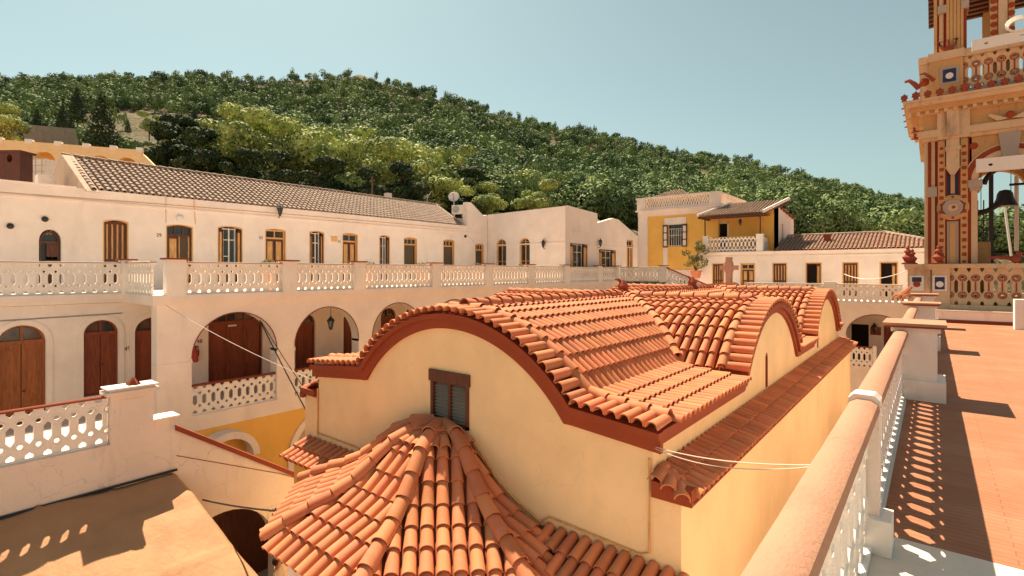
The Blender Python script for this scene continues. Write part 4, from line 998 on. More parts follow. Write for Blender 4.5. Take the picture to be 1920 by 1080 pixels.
def shell(mb, ap0, ap1, z0, z1):
    A = [Vector((BX-ap0*KX, Y0, 0))]+octo(ap0)+[Vector((BX+ap0*KX, Y0, 0))]; B = [Vector((BX-ap1*KX, Y0, 0))]+octo(ap1)+[Vector((BX+ap1*KX, Y0, 0))]
    for i in range(5):
        k = len(mb.v)
        for p in (A[i], A[i+1], B[i+1], B[i]):
            for z in (z0, z1): mb.v.append(Vector((p.x, p.y, z)))
        mb.f += [(k, k+2, k+3, k+1), (k+4, k+6, k+7, k+5), (k, k+1, k+7, k+6), (k+2, k+4, k+5, k+3), (k+1, k+3, k+5, k+7), (k, k+6, k+4, k+2)]
shell(q, EA-.5, EA-.02, pb(EA)-.11, pb(EA)-.03); q.wb(XL-.36, XRt+.55, Y0-LD, Y0-LD+.1, LZ1-.12, LZ1-.04); q.wb(XL-.38, XL-.28, Y0-LD-.01, Y0+.1, LZ1-.13, LZ1-.035); q.build('porch_cornice', 'cornice', CH)
shell(pw_, EA-.75, EA-.42, GZ, pb(EA)-.1); pw_.wb(XL-.28, XRt+.5, Y0-LD+.16, Y0-LD+.4, GZ, LZ1-.05); pw_.build('porch_wall', 'ochre', CH)
o4 = octo(EA-.40)
for p in o4: tr.wb(p.x-.1, p.x+.1, p.y-.1, p.y+.1, GZ, pb(EA)-.1)
tr.build('corner_pilaster', 'bal', CH)
# thin yellowish cable trunking down the corner and round the porch roof
q = MB()
q.tube([(XRt-.05, Y0-.02, -2.6), (XRt-.05, Y0-.02, -3.9), (XRt-.2, Y0-.03, -3.97), (XC+1.95+.3, Y0-.03, -3.9)]+[(BX+r, Y0-.03, pb(abs(r))+.13) for r in (2.3, 2.1, 1.75, 1.4, 1.05, .7, .35, 0, -.35, -.7, -1.05, -1.4, -1.75, -2.1)]+[(BX-2.8, Y0-.03, -3.88), (XL+.06, Y0-.03, -3.88), (XL+.06, Y0-.03, -2.8)], .018, 5)
q.build('wall_conduit', 'tan', CH)
# finials on the crossings, stone cross at the rear
fin = empty('clay_finial', (XC, YC[0], -.75), 'terracotta bird finial where the nearest roof ridges cross', 'finial', 'terracotta finials on the church roof')
q = MB(); q.lathe((XC, YC[0], -.75), [(.2, 0), (.22, .1), (.14, .2), (.17, .32), (.1, .42), (.03, .5)], 10)
q.build('finial_base', 'clay', fin, smooth=True)
MB().tube([(XC+.02, YC[0], -.42), (XC-.12, YC[0]-.06, -.25), (XC-.22, YC[0]-.1, -.24)], .07, 6, .02).build('finial_head', 'clay', fin, smooth=True)
dup(fin, (XC, 19.4, -.72), 'terracotta bird finial on the ridge just left of the stone cross')
cr = MB(); cx_ = xY(1367, 25.0); cz = zY(1367, 483, 25.0); FX = wallY(25.0)
ol = [(-.13, -.9), (.13, -.9), (.13, .0), (.17, .05), (.17, .16), (.42, .16), (.42, .4), (.17, .4), (.17, .55), (.13, .6), (.13, .85), (-.13, .85), (-.13, .6), (-.17, .55), (-.17, .4), (-.42, .4), (-.42, .16), (-.17, .16), (-.17, .05), (-.13, 0)]
cr.plate(FX, [(cx_+u*.92, cz-.72+z*.85+.02) for u, z in ol], [], -.14, .14)
cr.build('stone_cross', 'stone', None, loc=(cx_, 25, cz-1.5), label='weathered stone cross rising behind the tiled church roof', category='cross')

# ================================================================ left foreground: landing, stair, awning
MB().wb(-16.35, -16.2, 4.6, 8.4, GZ, -7.0).build('arch_shade_panel', 'brown', None, loc=(-16.3, 6.5, GZ), label='added dark panel standing for the shade inside the arch under the stair', category='shade panel')  # dark sheet added behind the arch, its colour stands in for the shade there
L = empty('stair_building', (-14.6, 3, GZ), 'white stair wall with a dark red sloping coping and an arch beneath it', 'stair wall')
XS = -14.2; Fx = wallX(XS)
ol = [(-8, GZ), (10.8, GZ), (10.8, -7.95), (4.72, -3.82), (4.72, -3.5), (4.25, -3.5), (4.25, -3.86), (-8, -3.86)]
MB().plate(Fx, ol, [arch(5.85, 1.3, GZ+.01, -7.5, 18, 1.3)], -.35, 0).build('wall', 'old_white', L)
q = MB(); k = len(q.v)
for u, z in ((4.72, -3.83), (10.9, -8.02)):
    for n_ in (-.42, .06):
        for dz in (0, .13): q.v.append(Fx(u, z+dz, n_))
q.f += [(0, 1, 3, 2), (4, 6, 7, 5), (0, 4, 5, 1), (2, 3, 7, 6), (0, 2, 6, 4), (1, 5, 7, 3)]; q.build('stair_coping', 'clay', L)
MB().wb(-16.6, XS-.35, -8, 4.4, -4.05, -3.86).wb(-16.7, -16.6, -8, 4.4, GZ, -3.86).build('landing_floor', 'marble', L)
st = MB()
for i in range(14): st.wb(-16.0, XS-.35, 4.4+i*.28, 4.4+(i+1)*.28, -4.45-i*.18, -4.05-i*.18)
st.build('stair', 'marble', L)
pm = MB(); pm.box(Fx, 3.45, 4.27, -3.86, -2.78, -.38, .03); pm.box(Fx, 3.36, 4.36, -2.78, -2.70, -.46, .11); pm.box(Fx, 3.42, 4.30, -2.70, -2.64, -.40, .05)
pi_ = pm.build('pier', 'old_white', L); build_split(MB().box(Fx, 3.37, 4.35, -2.64, -2.615, -.44, .10).box(Fx, 4.22, 4.8, -3.5, -3.46, -.42, .08), 'pier_cap', 'bal', pi_)
MB().box(Fx, 3.62, 4.1, -3.55, -2.9, .025, .04).build('pier_panel', 'old_white', pi_)
sg = empty('wall_sign', tuple(Fx(7.2, -6.75, 0)), 'small cream notice with dark lettering on the stair wall beside the arch', 'sign')
MB().box(Fx, 6.98, 7.5, -6.98, -6.5, 0, .015).build('board', 'old_white', sg)
q = MB()
for a_, b_ in ((7.02, 7.07), (7.09, 7.13), (7.15, 7.21), (7.25, 7.31), (7.34, 7.40)): q.box(Fx, a_, b_, -6.63, -6.57, .015, .019)
for a_, b_ in ((7.08, 7.15), (7.17, 7.25), (7.29, 7.32)): q.box(Fx, a_, b_, -6.75, -6.69, .015, .019)
q.box(Fx, 7.02, 7.42, -6.88, -6.855, .015, .019); q.build('lettering', 'ink', sg)
balustrade('balustrade', 'pierced white parapet on the near landing above the awning, lower left', wallX(XS-.16), [(-2.0, 3.42)], [], -3.86, 1.08, rail='clay', cap=None, railw=.12, railh=.05, rings=True, k=1.18)
MB().lathe((XS-.16, 3.92, -2.61), [(.17, 0), (.15, .04), (.09, .10), (.06, .13), (.02, .16)], 4).tube([(XS-.28, 3.9, -2.58), (XS-.16, 3.93, -2.47), (XS-.02, 3.95, -2.58)], .03, 6).build('clay_ornament', 'clay', None, loc=(XS-.16, 3.9, -2.6), smooth=True, label='small clay tile ornament on top of the near white pier', category='ornament')
# awning: creased sheet sloping away from the wall
def ztarp(x, y): return -4.80-.42*(x-XS)*-1*-1 if False else -4.80-.40*(x-XS)
tb = MB(); nx_, nyy = 70, 90
for i in range(nx_+1):
    for j in range(nyy+1):
        x = XS+.02+(7.2)*i/nx_; y0 = -3.0; y1 = 4.72+(x-XS)*.10; y = y0+(y1-y0)*j/nyy
        cr_ = 0
        for c_ in (.9, 2.55, 4.2): cr_ += .034*math.exp(-((x-XS-c_-.03*math.sin(y*2))/.045)**2)
        for c_ in (-.2, 1.0, 2.2, 3.4): cr_ += .03*math.exp(-((y-c_-.04*math.sin(x*1.7)+.04*(x-XS))/.05)**2)
        sag = -.05*math.sin(math.pi*(y-y0)/1.9)**2+.02*math.sin(x*2.3+y*1.3)+.012*math.sin(x*5.1-y*3.7)
        tb.v.append(Vector((x, y, ztarp(x, y)+cr_+sag-.05*(j == nyy))))
for i in range(nx_):
    for j in range(nyy): a_ = i*(nyy+1)+j; tb.f.append((a_, a_+nyy+1, a_+nyy+2, a_+1))
aw = empty('awning', (XS, 2, -4.8), 'sun-bleached orange canvas awning sloping down from the white wall, lower left', 'awning')
ao = tb.build('canvas', 'tarp', aw, smooth=True, sharp=180)
md = ao.modifiers.new('thickness', 'SOLIDIFY'); md.thickness = .012
q = MB(); q.tube([(XS+.04, -3, -4.80), (XS+.04, 1.2, -4.82), (XS+.04, 4.75, -4.78)], .03, 6); q.build('awning_frame', 'iron', aw)
# person under the arch
def person(loc, rz):
    me = bpy.data.meshes.new('person'); J = {'pel': (0, 0, .95, .125), 'bel': (0, 0, 1.12, .125), 'che': (0, 0, 1.33, .14), 'nek': (0, .01, 1.5, .055), 'hd': (0, .03, 1.62, .09), 'top': (0, .02, 1.72, .075),
        'sl': (.17, 0, 1.42, .055), 'el': (.24, .02, 1.15, .042), 'wl': (.22, .14, .95, .03), 'hl': (.21, .2, .88, .035), 'sr': (-.17, 0, 1.42, .055), 'er': (-.24, .02, 1.15, .042), 'wr': (-.24, .1, .93, .03), 'hr': (-.24, .13, .86, .035),
        'hpl': (.09, 0, .9, .09), 'kl': (.10, .02, .5, .06), 'al': (.10, 0, .09, .042), 'fl': (.11, .15, .04, .038), 'hpr': (-.09, 0, .9, .09), 'kr': (-.10, .03, .5, .06), 'ar': (-.10, 0, .09, .042), 'fr': (-.11, .15, .04, .038)}
    E = [('pel', 'bel'), ('bel', 'che'), ('che', 'nek'), ('nek', 'hd'), ('hd', 'top'), ('che', 'sl'), ('sl', 'el'), ('el', 'wl'), ('wl', 'hl'), ('che', 'sr'), ('sr', 'er'), ('er', 'wr'), ('wr', 'hr'), ('pel', 'hpl'), ('hpl', 'kl'), ('kl', 'al'), ('al', 'fl'), ('pel', 'hpr'), ('hpr', 'kr'), ('kr', 'ar'), ('ar', 'fr')]
    names = list(J); me.from_pydata([J[n][:3] for n in names], [(names.index(a), names.index(b)) for a, b in E], [])
    o = bpy.data.objects.new('person', me); col.objects.link(o)
    s = o.modifiers.new('skin', 'SKIN'); sv_ = me.skin_vertices[0].data
    for i, n in enumerate(names): sv_[i].radius = (J[n][3],)*2
    sv_[0].use_root = True; sb_ = o.modifiers.new('sub', 'SUBSURF'); sb_.levels = 2; sb_.render_levels = 2
    dg = bpy.context.evaluated_depsgraph_get(); nm = bpy.data.meshes.new_from_object(o.evaluated_get(dg)); bpy.data.objects.remove(o)
    nm.materials.clear()
    for k in ('skin', 'shirt', 'jeans'): nm.materials.append(M[k])
    for p in nm.polygons:
        z = p.center.z; x = abs(p.center.x); p.material_index = 2 if z < .97 and x < .2 else (1 if .95 < z < 1.5 and x < .27 and z > 1.1 else 0); p.use_smooth = True
        if .93 < z < 1.12 and x < .16: p.material_index = 1
    o = bpy.data.objects.new('person', nm); col.objects.link(o); o.location = loc; o.rotation_euler = (0, 0, rz)
    o['label'] = 'dark-haired person in a pale top standing at the corner of the porch below the arch'; o['category'] = 'person'
    h = MB().ball((0, 0, 0), .108, 12, 1, 1.15); ho = h.build('hair', 'hair'); ho.parent = o; ho.location = (0, -.02, 1.67); ho.scale = (1, 1, .95)
    f = MB(); f.ball((.035, .125, 1.64), .012, 6); f.ball((-.035, .125, 1.64), .012, 6); f.tube([(0, .115, 1.65), (0, .145, 1.605)], .012, 5); f.build('facial_feature', 'ink').parent = o
    return o
pp = P(520, 1052, 13.2); person((pp.x, pp.y, GZ), R(-60)).location.z = pp.z-1.67
MB().wb(pp.x-.6, pp.x+.5, pp.y-.5, pp.y+.5, GZ, pp.z-1.67).build('stone_step', 'stone', None, loc=(pp.x, pp.y, GZ), label='stone step under the arch on which the person stands', category='step')
# ================================================================ right: roof terrace with its parapet
FL = -1.95
MB().wb(-.30, 9, 4.75, 25.7, FL-.22, FL).build('terrace', 'paving', kind='structure')
MB().wb(-.60, 9, -2, 4.748, FL-.22, FL-.002).build('marble_paving', 'marble', kind='structure')
MB().wb(-.60, -.30, 4.75, 25.7, FL-.22, FL-.004).build('terrace_kerb', 'bal', kind='structure')
tw = empty('terrace_building', (3, 12, GZ), 'yellow and white wing that carries the red roof terrace', 'building')
MB().wb(-.45, 9, -2, 25.6, GZ, FL-.43).build('wall', 'white', tw)
MB().wb(-.58, 9, -2.1, 25.7, FL-.42, FL-.225).build('eave_band', 'bal', tw)
XP = -.375; Ft = wallX(XP)
def near_rail(a, b, label, posts):
    root = empty('balustrade', (XP, (a+b)/2, FL), label, 'balustrade', 'terrace parapet bays')
    mb = MB(); mb.box(Ft, a, b, FL, FL+.05, -.05, .05); pierced(mb, Ft, a, b, FL+.05, .90, -.014, .014, rings=True, k=1.22); mb.build('pierced_panel', 'bal', root)
    r = MB(); prf = [(-.082, 0), (-.094, .03), (-.082, .07), (-.04, .093), (.04, .093), (.082, .07), (.094, .03), (.082, 0)]
    n = max(2, int((b-a)/.25)); m = len(prf)
    for i in range(n+1):
        y = a+(b-a)*i/n
        for x, z in prf: r.v.append(Ft(y, FL+.95+z+rnd.uniform(-.0015, .0015), x+rnd.uniform(-.001, .001)))
    for i in range(n):
        for j in range(m): r.f.append((i*m+j, i*m+(j+1) % m, (i+1)*m+(j+1) % m, (i+1)*m+j))
    r.f.append(tuple(range(m))); r.f.append(tuple(n*m+j for j in range(m))); r.build('handrail', 'rail', root, smooth=True, sharp=35)
    for y in posts:
        p = MB(); p.box(Ft, y-.075, y+.075, FL, FL+1.045, -.088, .088)
        q = [(-.095, 0), (.095, 0), (.095, .05), (.06, .085), (-.06, .085), (-.095, .05)]; k = len(p.v)
        for yy in (y-.085, y+.085):
            for x, z in q: p.v.append(Ft(yy, FL+.995+z, x))
        for i in range(6): p.f.append((k+i, k+(i+1) % 6, k+6+(i+1) % 6, k+6+i))
        p.f.append(tuple(k+i for i in range(6))); p.f.append(tuple(k+6+i for i in range(6)))
        po = p.build('post', 'old_white', root); MB().box(Ft, y-.14, y+.12, FL, FL+.24, -.11, .16).build('post_foot', 'bal', po)
near_rail(-1.4, 4.42, 'nearest stretch of the terrace parapet with a wide terracotta handrail, lower right', [])
near_rail(4.58, 9.95, 'terrace parapet bay between the slim white post and the first thick white pier', [4.5])
near_rail(10.75, 16.4, 'terrace parapet bay between the first and second thick piers', [])
near_rail(17.1, 22.9, 'terrace parapet bay between the second and third thick piers', [])
PIL = [('thick white pier with a red-brown cap, nearest of the three on the terrace parapet', 10.0, 10.7), ('thick white terrace pier, second from the camera', 16.45, 17.05), ('thick white terrace pier, farthest of the three', 22.9, 23.5)]
for lb, a, b in PIL:
    r = empty('parapet_pier', (-.1, a, FL), lb, 'pier', 'thick piers of the terrace parapet')
    MB().wb(-.46, .06, a, b, FL, FL+1.12).wb(-.50, .16, a-.06, b+.06, FL, FL+.30).wb(-.50, .10, a-.03, b+.03, FL+1.02, FL+1.10).build('shaft', 'bal', r)
    MB().wb(-.60, .17, a-.14, b+.14, FL+1.12, FL+1.16).build('cap_slab', 'rail', r); MB().wb(-.57, .14, a-.11, b+.11, FL+1.09, FL+1.12).build('cap_moulding', 'clay', r)
# step and end of the terrace
es = empty('terrace_end_step', (4, 25.9, FL), 'low white step with a red skirting at the foot of the bell tower', 'step')
MB().wb(.1, 9, 25.7, 26.1, FL-.2, FL+.42).wb(.1, 9, 26.1, 27.4, FL-.2, FL+.40).build('riser', 'bal', es)
MB().wb(.1, 9, 25.66, 25.698, FL, FL+.12).build('skirting', 'clay', es)
MB().wb(.05, 9, 25.62, 26.15, FL+.42, FL+.47).build('tread', 'marble', es)
MB().wb(xY(1903, 24), xY(1903, 24)+1, 24, 24.5, FL, FL+1.0).build('parapet_stub', 'bal', None, loc=(3, 24, FL), label='white masonry stub at the right edge in front of the tower', category='wall')

# ================================================================ bell tower
BT = empty('bell_tower', (2.3, 29, GZ), 'ornate ochre and red baroque bell tower with open arches and studded piers, right edge', 'bell tower')
YT = 27.0; FT_ = wallY(YT); Xt = lambda x, Y=YT: xY(x, Y); Zt = lambda x, y, Y=YT: zY(x, y, Y)
CX = 2.26
tan_, pale, red, blue, grey, stud = MB(), MB(), MB(), MB(), MB(), MB()
def mir(mb, u0, u1, z0, z1, n0, n1, F=None):
    F = F or FT_; mb.box(F, u0, u1, z0, z1, n0, n1); mb.box(F, 2*CX-u1, 2*CX-u0, z0, z1, n0, n1)
# pedestal (z -1.5 .. .27)
ped = empty('tower_parapet', (2.3, 26.4, -1.55), 'ochre pierced parapet with painted tile medallions at the foot of the bell tower', 'parapet')
YPd = 26.4; Fd = wallY(YPd); p0, p1 = xY(1697, YPd), xY(1781, YPd); zt_ = zY(1750, 495, YPd)
q = MB(); q.box(Fd, p0+.08, p0+.8, -1.55, zt_-.2, -.45, 0); q.box(Fd, p0+.85, p1, -1.55, zt_-.2, -.4, .05); q.box(Fd, p0+.08, p0+.85, -1.3, zt_-.25, -.35, -.06)
q.build('pedestal', 'towerpale', ped)
q = MB(); q.box(Fd, p0, p1, zt_-.22, zt_-.13, -.5, .10); q.box(Fd, p0-.03, p1+.02, zt_-.13, zt_, -.52, .16); q.box(Fd, p1, 6.5, zt_-.16, zt_, -.4, .12); q.box(Fd, p1, 6.5, -1.55, -1.30, -.4, .1); q.box(Fd, 6.5, 7.4, -1.55, zt_, -.4, .1)
q.build('coping', 'towerpale', ped)
for x, lb in ((1719, 0), (1762, 1)):
    u = xY(x, YPd); z = zY(x, 531, YPd); q = MB(); nn = .0 if not lb else .05
    q.box(Fd, u-.22, u+.22, z-.3, z+.3, nn-.01, nn+.02); t_ = q.build('tile_medallion', 'sash', ped)
    q = MB(); q.box(Fd, u-.15, u+.15, z+.05 if not lb else z-.24, z+.24, nn+.02, nn+.028); q.build('blue_glaze', 'towerblue', t_)
    q = MB(); q.lathe(Fd(u, z-.04, nn+.02), [(.12, 0), (.12, .02), (.02, .025)], 12, axis=(0, -1, 0)); q.build('painted_roundel', 'towerred' if not lb else 'sash', t_)
def lattice(root, F, u0, u1, z0, z1, n0, n1, mats=('towerpale', 'towerred')):
    global CELL
    o = CELL; CELL = .37; a, b = MB(), MB(); h = z1-z0
    pierced(a, F, u0, u1, z0, h, n0, n1)
    cnt = max(1, round((u1-u0)/CELL)); w_ = (u1-u0)/cnt
    for i in range(cnt+1):
        for zc in (.27, .73):
            k = len(b.v); S = 12
            for rr, dn in ((.06, 0), (.065, .02), (.085, .02), (.09, 0), (.11, 0), (.113, .02), (.13, .02), (.135, 0)):
                for j in range(S): an = 2*math.pi*j/S; b.v.append(F(u0+i*w_+rr*math.cos(an), z0+zc*h+rr*math.sin(an), n1+dn))
            for q_ in (0, 1, 2, 4, 5, 6):
                for j in range(S): b.f.append((k+q_*S+j, k+q_*S+(j+1) % S, k+(q_+1)*S+(j+1) % S, k+(q_+1)*S+j))
        b.box(F, u0+i*w_-.02, u0+i*w_+.02, z0+.38*h, z0+.62*h, n1, n1+.02)
    pa = a.build('pierced_panel', mats[0], root); b.build('lattice_moulding', mats[1], pa); CELL = o
lattice(ped, Fd, p1, 6.5, -1.30, zt_-.16, -.2, -.05)
# shaft: piers
ZB0, ZB1 = zt_-.1, Zt(1780, 262)
cols = [(1733, 1739, pale, 0), (1739, 1750, red, -.10), (1750, 1757, pale, -.04), (1757, 1766, red, -.12), (1758, 1818, tan_, .0), (1818, 1827, red, -.10), (1826, 1838, pale, -.03)]
ux = lambda x: Xt(x)
mir(tan_, ux(1735), ux(1830), GZ, ZB1, -1.45, -.13)
mir(pale, ux(1733), ux(1740), ZB0, ZB1, -1.4, -.02); mir(red, ux(1739), ux(1746), ZB0, ZB1, -.3, -.06); mir(pale, ux(1746), ux(1753), ZB0, ZB1, -.3, -.01); mir(red, ux(1753), ux(1759), ZB0, ZB1, -.3, -.08)
a0, a1_, a2, a3 = ux(1758.5), ux(1772), ux(1801), ux(1814.5)
mir(tan_, a0, a1_, ZB0, ZB1, -.3, .06); mir(tan_, a2, a3, ZB0, ZB1, -.3, .06)
zm = Zt(1786, 389)
mir(red, a1_, a2, ZB0, ZB1, -.3, -.04)
mir(blue, a1_+.06, a2-.06, zm+.5, ZB1-.1, -.05, -.02); mir(grey, a1_+.06, a2-.06, ZB0, zm-.55, -.05, -.0)
mir(tan_, a1_+.15, a2-.15, ZB0, zm-.62, -.05, .035); mir(tan_, a1_+.17, a2-.17, zm+.55, zm+1.7, -.05, .03)
mir(red, ux(1814.5), ux(1822), ZB0, ZB1, -.3, -.02); mir(pale, ux(1821), ux(1833), ZB0, Zt(1828, 352), -.5, .02)
# rope mouldings: rows of small beads
for uu in (ux(1742.5), ux(1750)):
    for s_ in (0, 1):
        u = uu if not s_ else 2*CX-uu
        for i in range(56):
            z = ZB0+.05+(ZB1-ZB0-.1)*i/56; (red if uu == ux(1742.5) else pale).box(FT_, u-.045, u+.045, z, z+.055, -.02, .03)
# studs, alternating diamonds and rounds
for uc in ((a0+a1_)/2, (a2+a3)/2):
    for s_ in (0, 1):
        u = uc if not s_ else 2*CX-uc
        for i in range(17):
            z = ZB0+.2+i*(ZB1-ZB0-.25)/17; r = .10 if i % 2 else .065
            stud.lathe(FT_(u, z, .055), [(r, 0), (r*.8, .03), (.01, .045)], 4 if i % 2 else 8, axis=(0, -1, 0))
# medallion
for s_ in (0, 1):
    u = (a1_+a2)/2 if not s_ else 2*CX-(a1_+a2)/2
    tan_.lathe(FT_(u, zm, -.02), [(.5, 0), (.5, .06), (.42, .09), (.36, .08)], 20, axis=(0, -1, 0)); grey.lathe(FT_(u, zm, .05), [(.33, 0), (.31, .05), (.2, .03)], 20, axis=(0, -1, 0)); pale.lathe(FT_(u, zm, .07), [(.17, 0), (.15, .03), (.02, .05)], 14, axis=(0, -1, 0))
    stud.lathe(FT_(u+.02, zm, .11), [(.07, 0), (.05, .02), (.01, .03)], 7, axis=(0, -1, 0))
    for k_ in (-1, 1): stud.lathe(FT_(u, zm+k_*.41, .06), [(.05, 0), (.04, .03), (.01, .04)], 8, axis=(0, -1, 0))
    # console bracket above
    pale.box(FT_, u-.2, u+.2, ZB1-1.1, ZB1-.0, -.02, .16); pale.box(FT_, u-.23, u+.23, ZB1-.45, ZB1-.3, -.02, .2)
    k = len(pale.v)
    for (x, z) in ((-.24, ZB1-1.1), (.24, ZB1-1.1), (.06, ZB1-1.42), (-.06, ZB1-1.42)):
        for n_ in (0, .16): pale.v.append(FT_(u+x, z, n_))
    pale.f += [(k, k+2, k+4, k+6), (k+1, k+7, k+5, k+3), (k, k+1, k+3, k+2), (k+2, k+3, k+5, k+4), (k+4, k+5, k+7, k+6), (k+6, k+7, k+1, k)]
zi = Zt(1830, 352)
mir(grey, ux(1738), ux(1757), zi-.25, zi+.15, -.25, .10); mir(grey, ux(1815), ux(1842), zi, zi+.3, -.9, .10); mir(grey, ux(1818), ux(1838), zi-.12, zi, -.8, .05)
# arch wall with rings
hwA = CX-ux(1832); zs = zi+.3
def archwall(F, u0, u1, z1, c, n0, n1, mb): mb.plate(F, [(u0, zs-.02)]+[(c+math.cos(math.pi*i/24)*-hwA, zs+math.sin(math.pi*i/24)*hwA) for i in range(25)]+[(u1, zs-.02), (u1, z1), (u0, z1)], [], n0, n1)
archwall(FT_, ux(1818), 2*CX-ux(1818), ZB1, CX, -.5, -.02, tan_)
def ring(mb, r0, r1, n0, n1, F=FT_, c=CX, z=None):
    z = zs if z is None else z
    o = [(c+r1*math.cos(math.pi*i/24), z+r1*math.sin(math.pi*i/24)) for i in range(25)]; i_ = [(c+r0*math.cos(math.pi*i/24), z+r0*math.sin(math.pi*i/24)) for i in range(25)]
    mb.plate(F, o+i_[::-1], [], n0, n1)
ring(pale, hwA-.02, hwA+.17, -.3, .04); ring(red, hwA+.17, hwA+.36, -.1, .01); ring(pale, hwA+.36, hwA+.40, -.1, .03)
grey.plate(FT_, [(CX-.2, zs+hwA-.15), (CX+.2, zs+hwA-.15), (CX+.32, ZB1+.02), (CX-.32, ZB1+.02)], [], 0, .14)
for s_ in (-1, 1): stud.lathe(FT_(CX+s_*(hwA+.1), ZB1-.35, -.02), [(.14, 0), (.11, .03), (.01, .04)], 10, axis=(0, -1, 0))
# entablature steps, running round the sides too
def course(mb, over, z0, z1, x0=None):
    xa_ = ux(1735)-over; mb.wb(xa_, 2*CX-xa_, YT-over-.02, YT+5.4+over, z0, z1)
ZE = ZB1
course(pale, .10, ZE, ZE+.14); course(pale, .22, ZE+.14, ZE+.42); course(tan_, .06, ZE+.42, ZE+1.05)
mir(pale, ux(1757), ux(1818), ZE, ZE+1.05, 0, .22); mir(pale, ux(1775), ux(1798), ZE+.1, ZE+1.25, 0, .34)
course(pale, .22, ZE+1.05, ZE+1.18); course(tan_, .45, ZE+1.18, ZE+1.36); course(pale, .62, ZE+1.36, ZE+1.52); course(pale, .70, ZE+1.52, ZE+1.62)
for i in range(22):
    u = ux(1735)-.5+i*(2*(CX-ux(1735))+1)/21; pale.box(FT_, u-.06, u+.06, ZE+1.06, ZE+1.2, .2, .42)
# winged head over the keystone
for s_ in (-1, 1): pale.plate(FT_, [(CX+s_*.05, ZE+.5), (CX+s_*.55, ZE+.75), (CX+s_*.62, ZE+.68), (CX+s_*.35, ZE+.45)], [], .18, .26)
stud.ball(FT_(CX, ZE+.62, .28), .13, 10)
# antefixes along the cornice
def ante(p, d, s=1.0, mb=None):
    p, d = Vector(p), Vector(d).normalized(); mb = MB(); sd = Vector((-d.y, d.x, 0))
    F = Fr(p, sd, d)
    s = s*rnd.uniform(.8, 1.05); pts = [(-.12*s, 0), (.12*s, 0), (.07*s, .10*s), (.15*s, .15*s), (.12*s, .22*s), (.14*s, .28*s), (.06*s, .30*s), (.0, .38*s), (-.06*s, .30*s), (-.14*s, .28*s), (-.12*s, .22*s), (-.15*s, .15*s), (-.07*s, .10*s)]
    mb.plate(F, pts, [], -.06*s, .06*s); mb.tube([p-d*.3, p+Vector((0, 0, .05)), p+d*.16*s+Vector((0, 0, .02))], .07*s, 6, .03); mb.build('antefix', 'clay', BT)
xa_ = ux(1735)-.66
n = 17
for i in range(n+1): ante((xa_+i*(2*(CX-xa_))/n, YT-.66, ZE+1.62), (0, -1, 0))
for i in range(1, 5): ante((xa_, YT-.66+i*1.2, ZE+1.62), (-1, 0, 0), .9)
for i in range(2): ante((ux(1735)-.35, YT-.2+i*1.4, ZE+.42), (-1, 0, 0), .8)
# upper parapet
Z2 = ZE+1.7; Z3 = Z2+1.75
mir(pale, ux(1724), ux(1744), Z2, Z3-.3, -1.3, .0); mir(tan_, ux(1742), ux(1806), Z2, Z3-.3, -1.3, .16)
mir(pale, ux(1722), ux(1746), Z3-.3, Z3-.0, -1.35, .06); mir(pale, ux(1740), ux(1808), Z3-.3, Z3+.02, -1.4, .24)
mir(pale, ux(1806), CX, Z3-.3, Z3, -.35, .14); mir(grey, ux(1806), CX, Z2-.1, Z2+.2, -.35, .1)
stud.lathe(FT_(ux(1733), Z2+.75, 0), [(.17, 0), (.14, .03), (.01, .05)], 12, axis=(0, -1, 0))
um = ux(1780); sash_ = MB(); sash_.box(FT_, um-.3, um+.3, Z2+.45, Z2+1.15, .14, .19)
bl2 = MB(); bl2.box(FT_, um-.2, um+.2, Z2+.55, Z2+1.05, .19, .21); ro2 = MB(); ro2.lathe(FT_(um, Z2+.78, .2), [(.13, 0), (.12, .02), (.01, .03)], 10, axis=(0, -1, 0))
tan_.wb(ux(1740), 2*CX-ux(1740), YT+.2, YT+5.2, Z2-.15, Z2+.02)
# upper stage
ZU = Z3+4.3
mir(tan_, ux(1751), ux(1757), Z2, ZU, -1.1, -.1); mir(red, ux(1756), ux(1762), Z2, ZU, -.8, -.16); mir(pale, ux(1761), ux(1769), Z2, ZU, -.8, -.08); mir(red, ux(1768), ux(1776), Z2, ZU, -.8, -.14)
mir(tan_, ux(1775), ux(1806), Z2, ZU, -.8, .0)
for i in range(5):
    u = ux(1777)+i*(ux(1804)-ux(1777))/4; mir(tan_, u-.04, u+.04, Z2, ZU, -.1, .035)
mir(red, ux(1805), ux(1813), Z2, ZU, -.8, -.12)
zg2 = Zt(1760, 20); mir(grey, ux(1758), ux(1775), zg2-.15, zg2+.15, -.4, .06); mir(grey, ux(1802), ux(1817), zg2-.15, zg2+.15, -.8, .06)
for i in range(40):
    z = Z3+.05+i*.1; u = ux(1765)
    for s_ in (0, 1): pale.box(FT_, (u if not s_ else 2*CX-u)-.03, (u if not s_ else 2*CX-u)+.03, z, z+.06, -.09, -.045)
# middle mullion pier
mir(tan_, ux(1857), ux(1904), Z2, ZU, -.6, -.2) if False else tan_.box(FT_, ux(1857), ux(1904), Z2, ZU, -.6, -.2)
pale.box(FT_, ux(1873), ux(1890), Z3+.1, ZU, -.3, -.16); red.box(FT_, ux(1871), ux(1892), Z3+.05, ZU, -.3, -.18)
for i in range(13):
    for x in (1864.5, 1897.5): stud.lathe(FT_(ux(x), Z3+.2+i*.3, -.2), [(.11, 0), (.09, .03), (.01, .05)], 10, axis=(0, -1, 0))
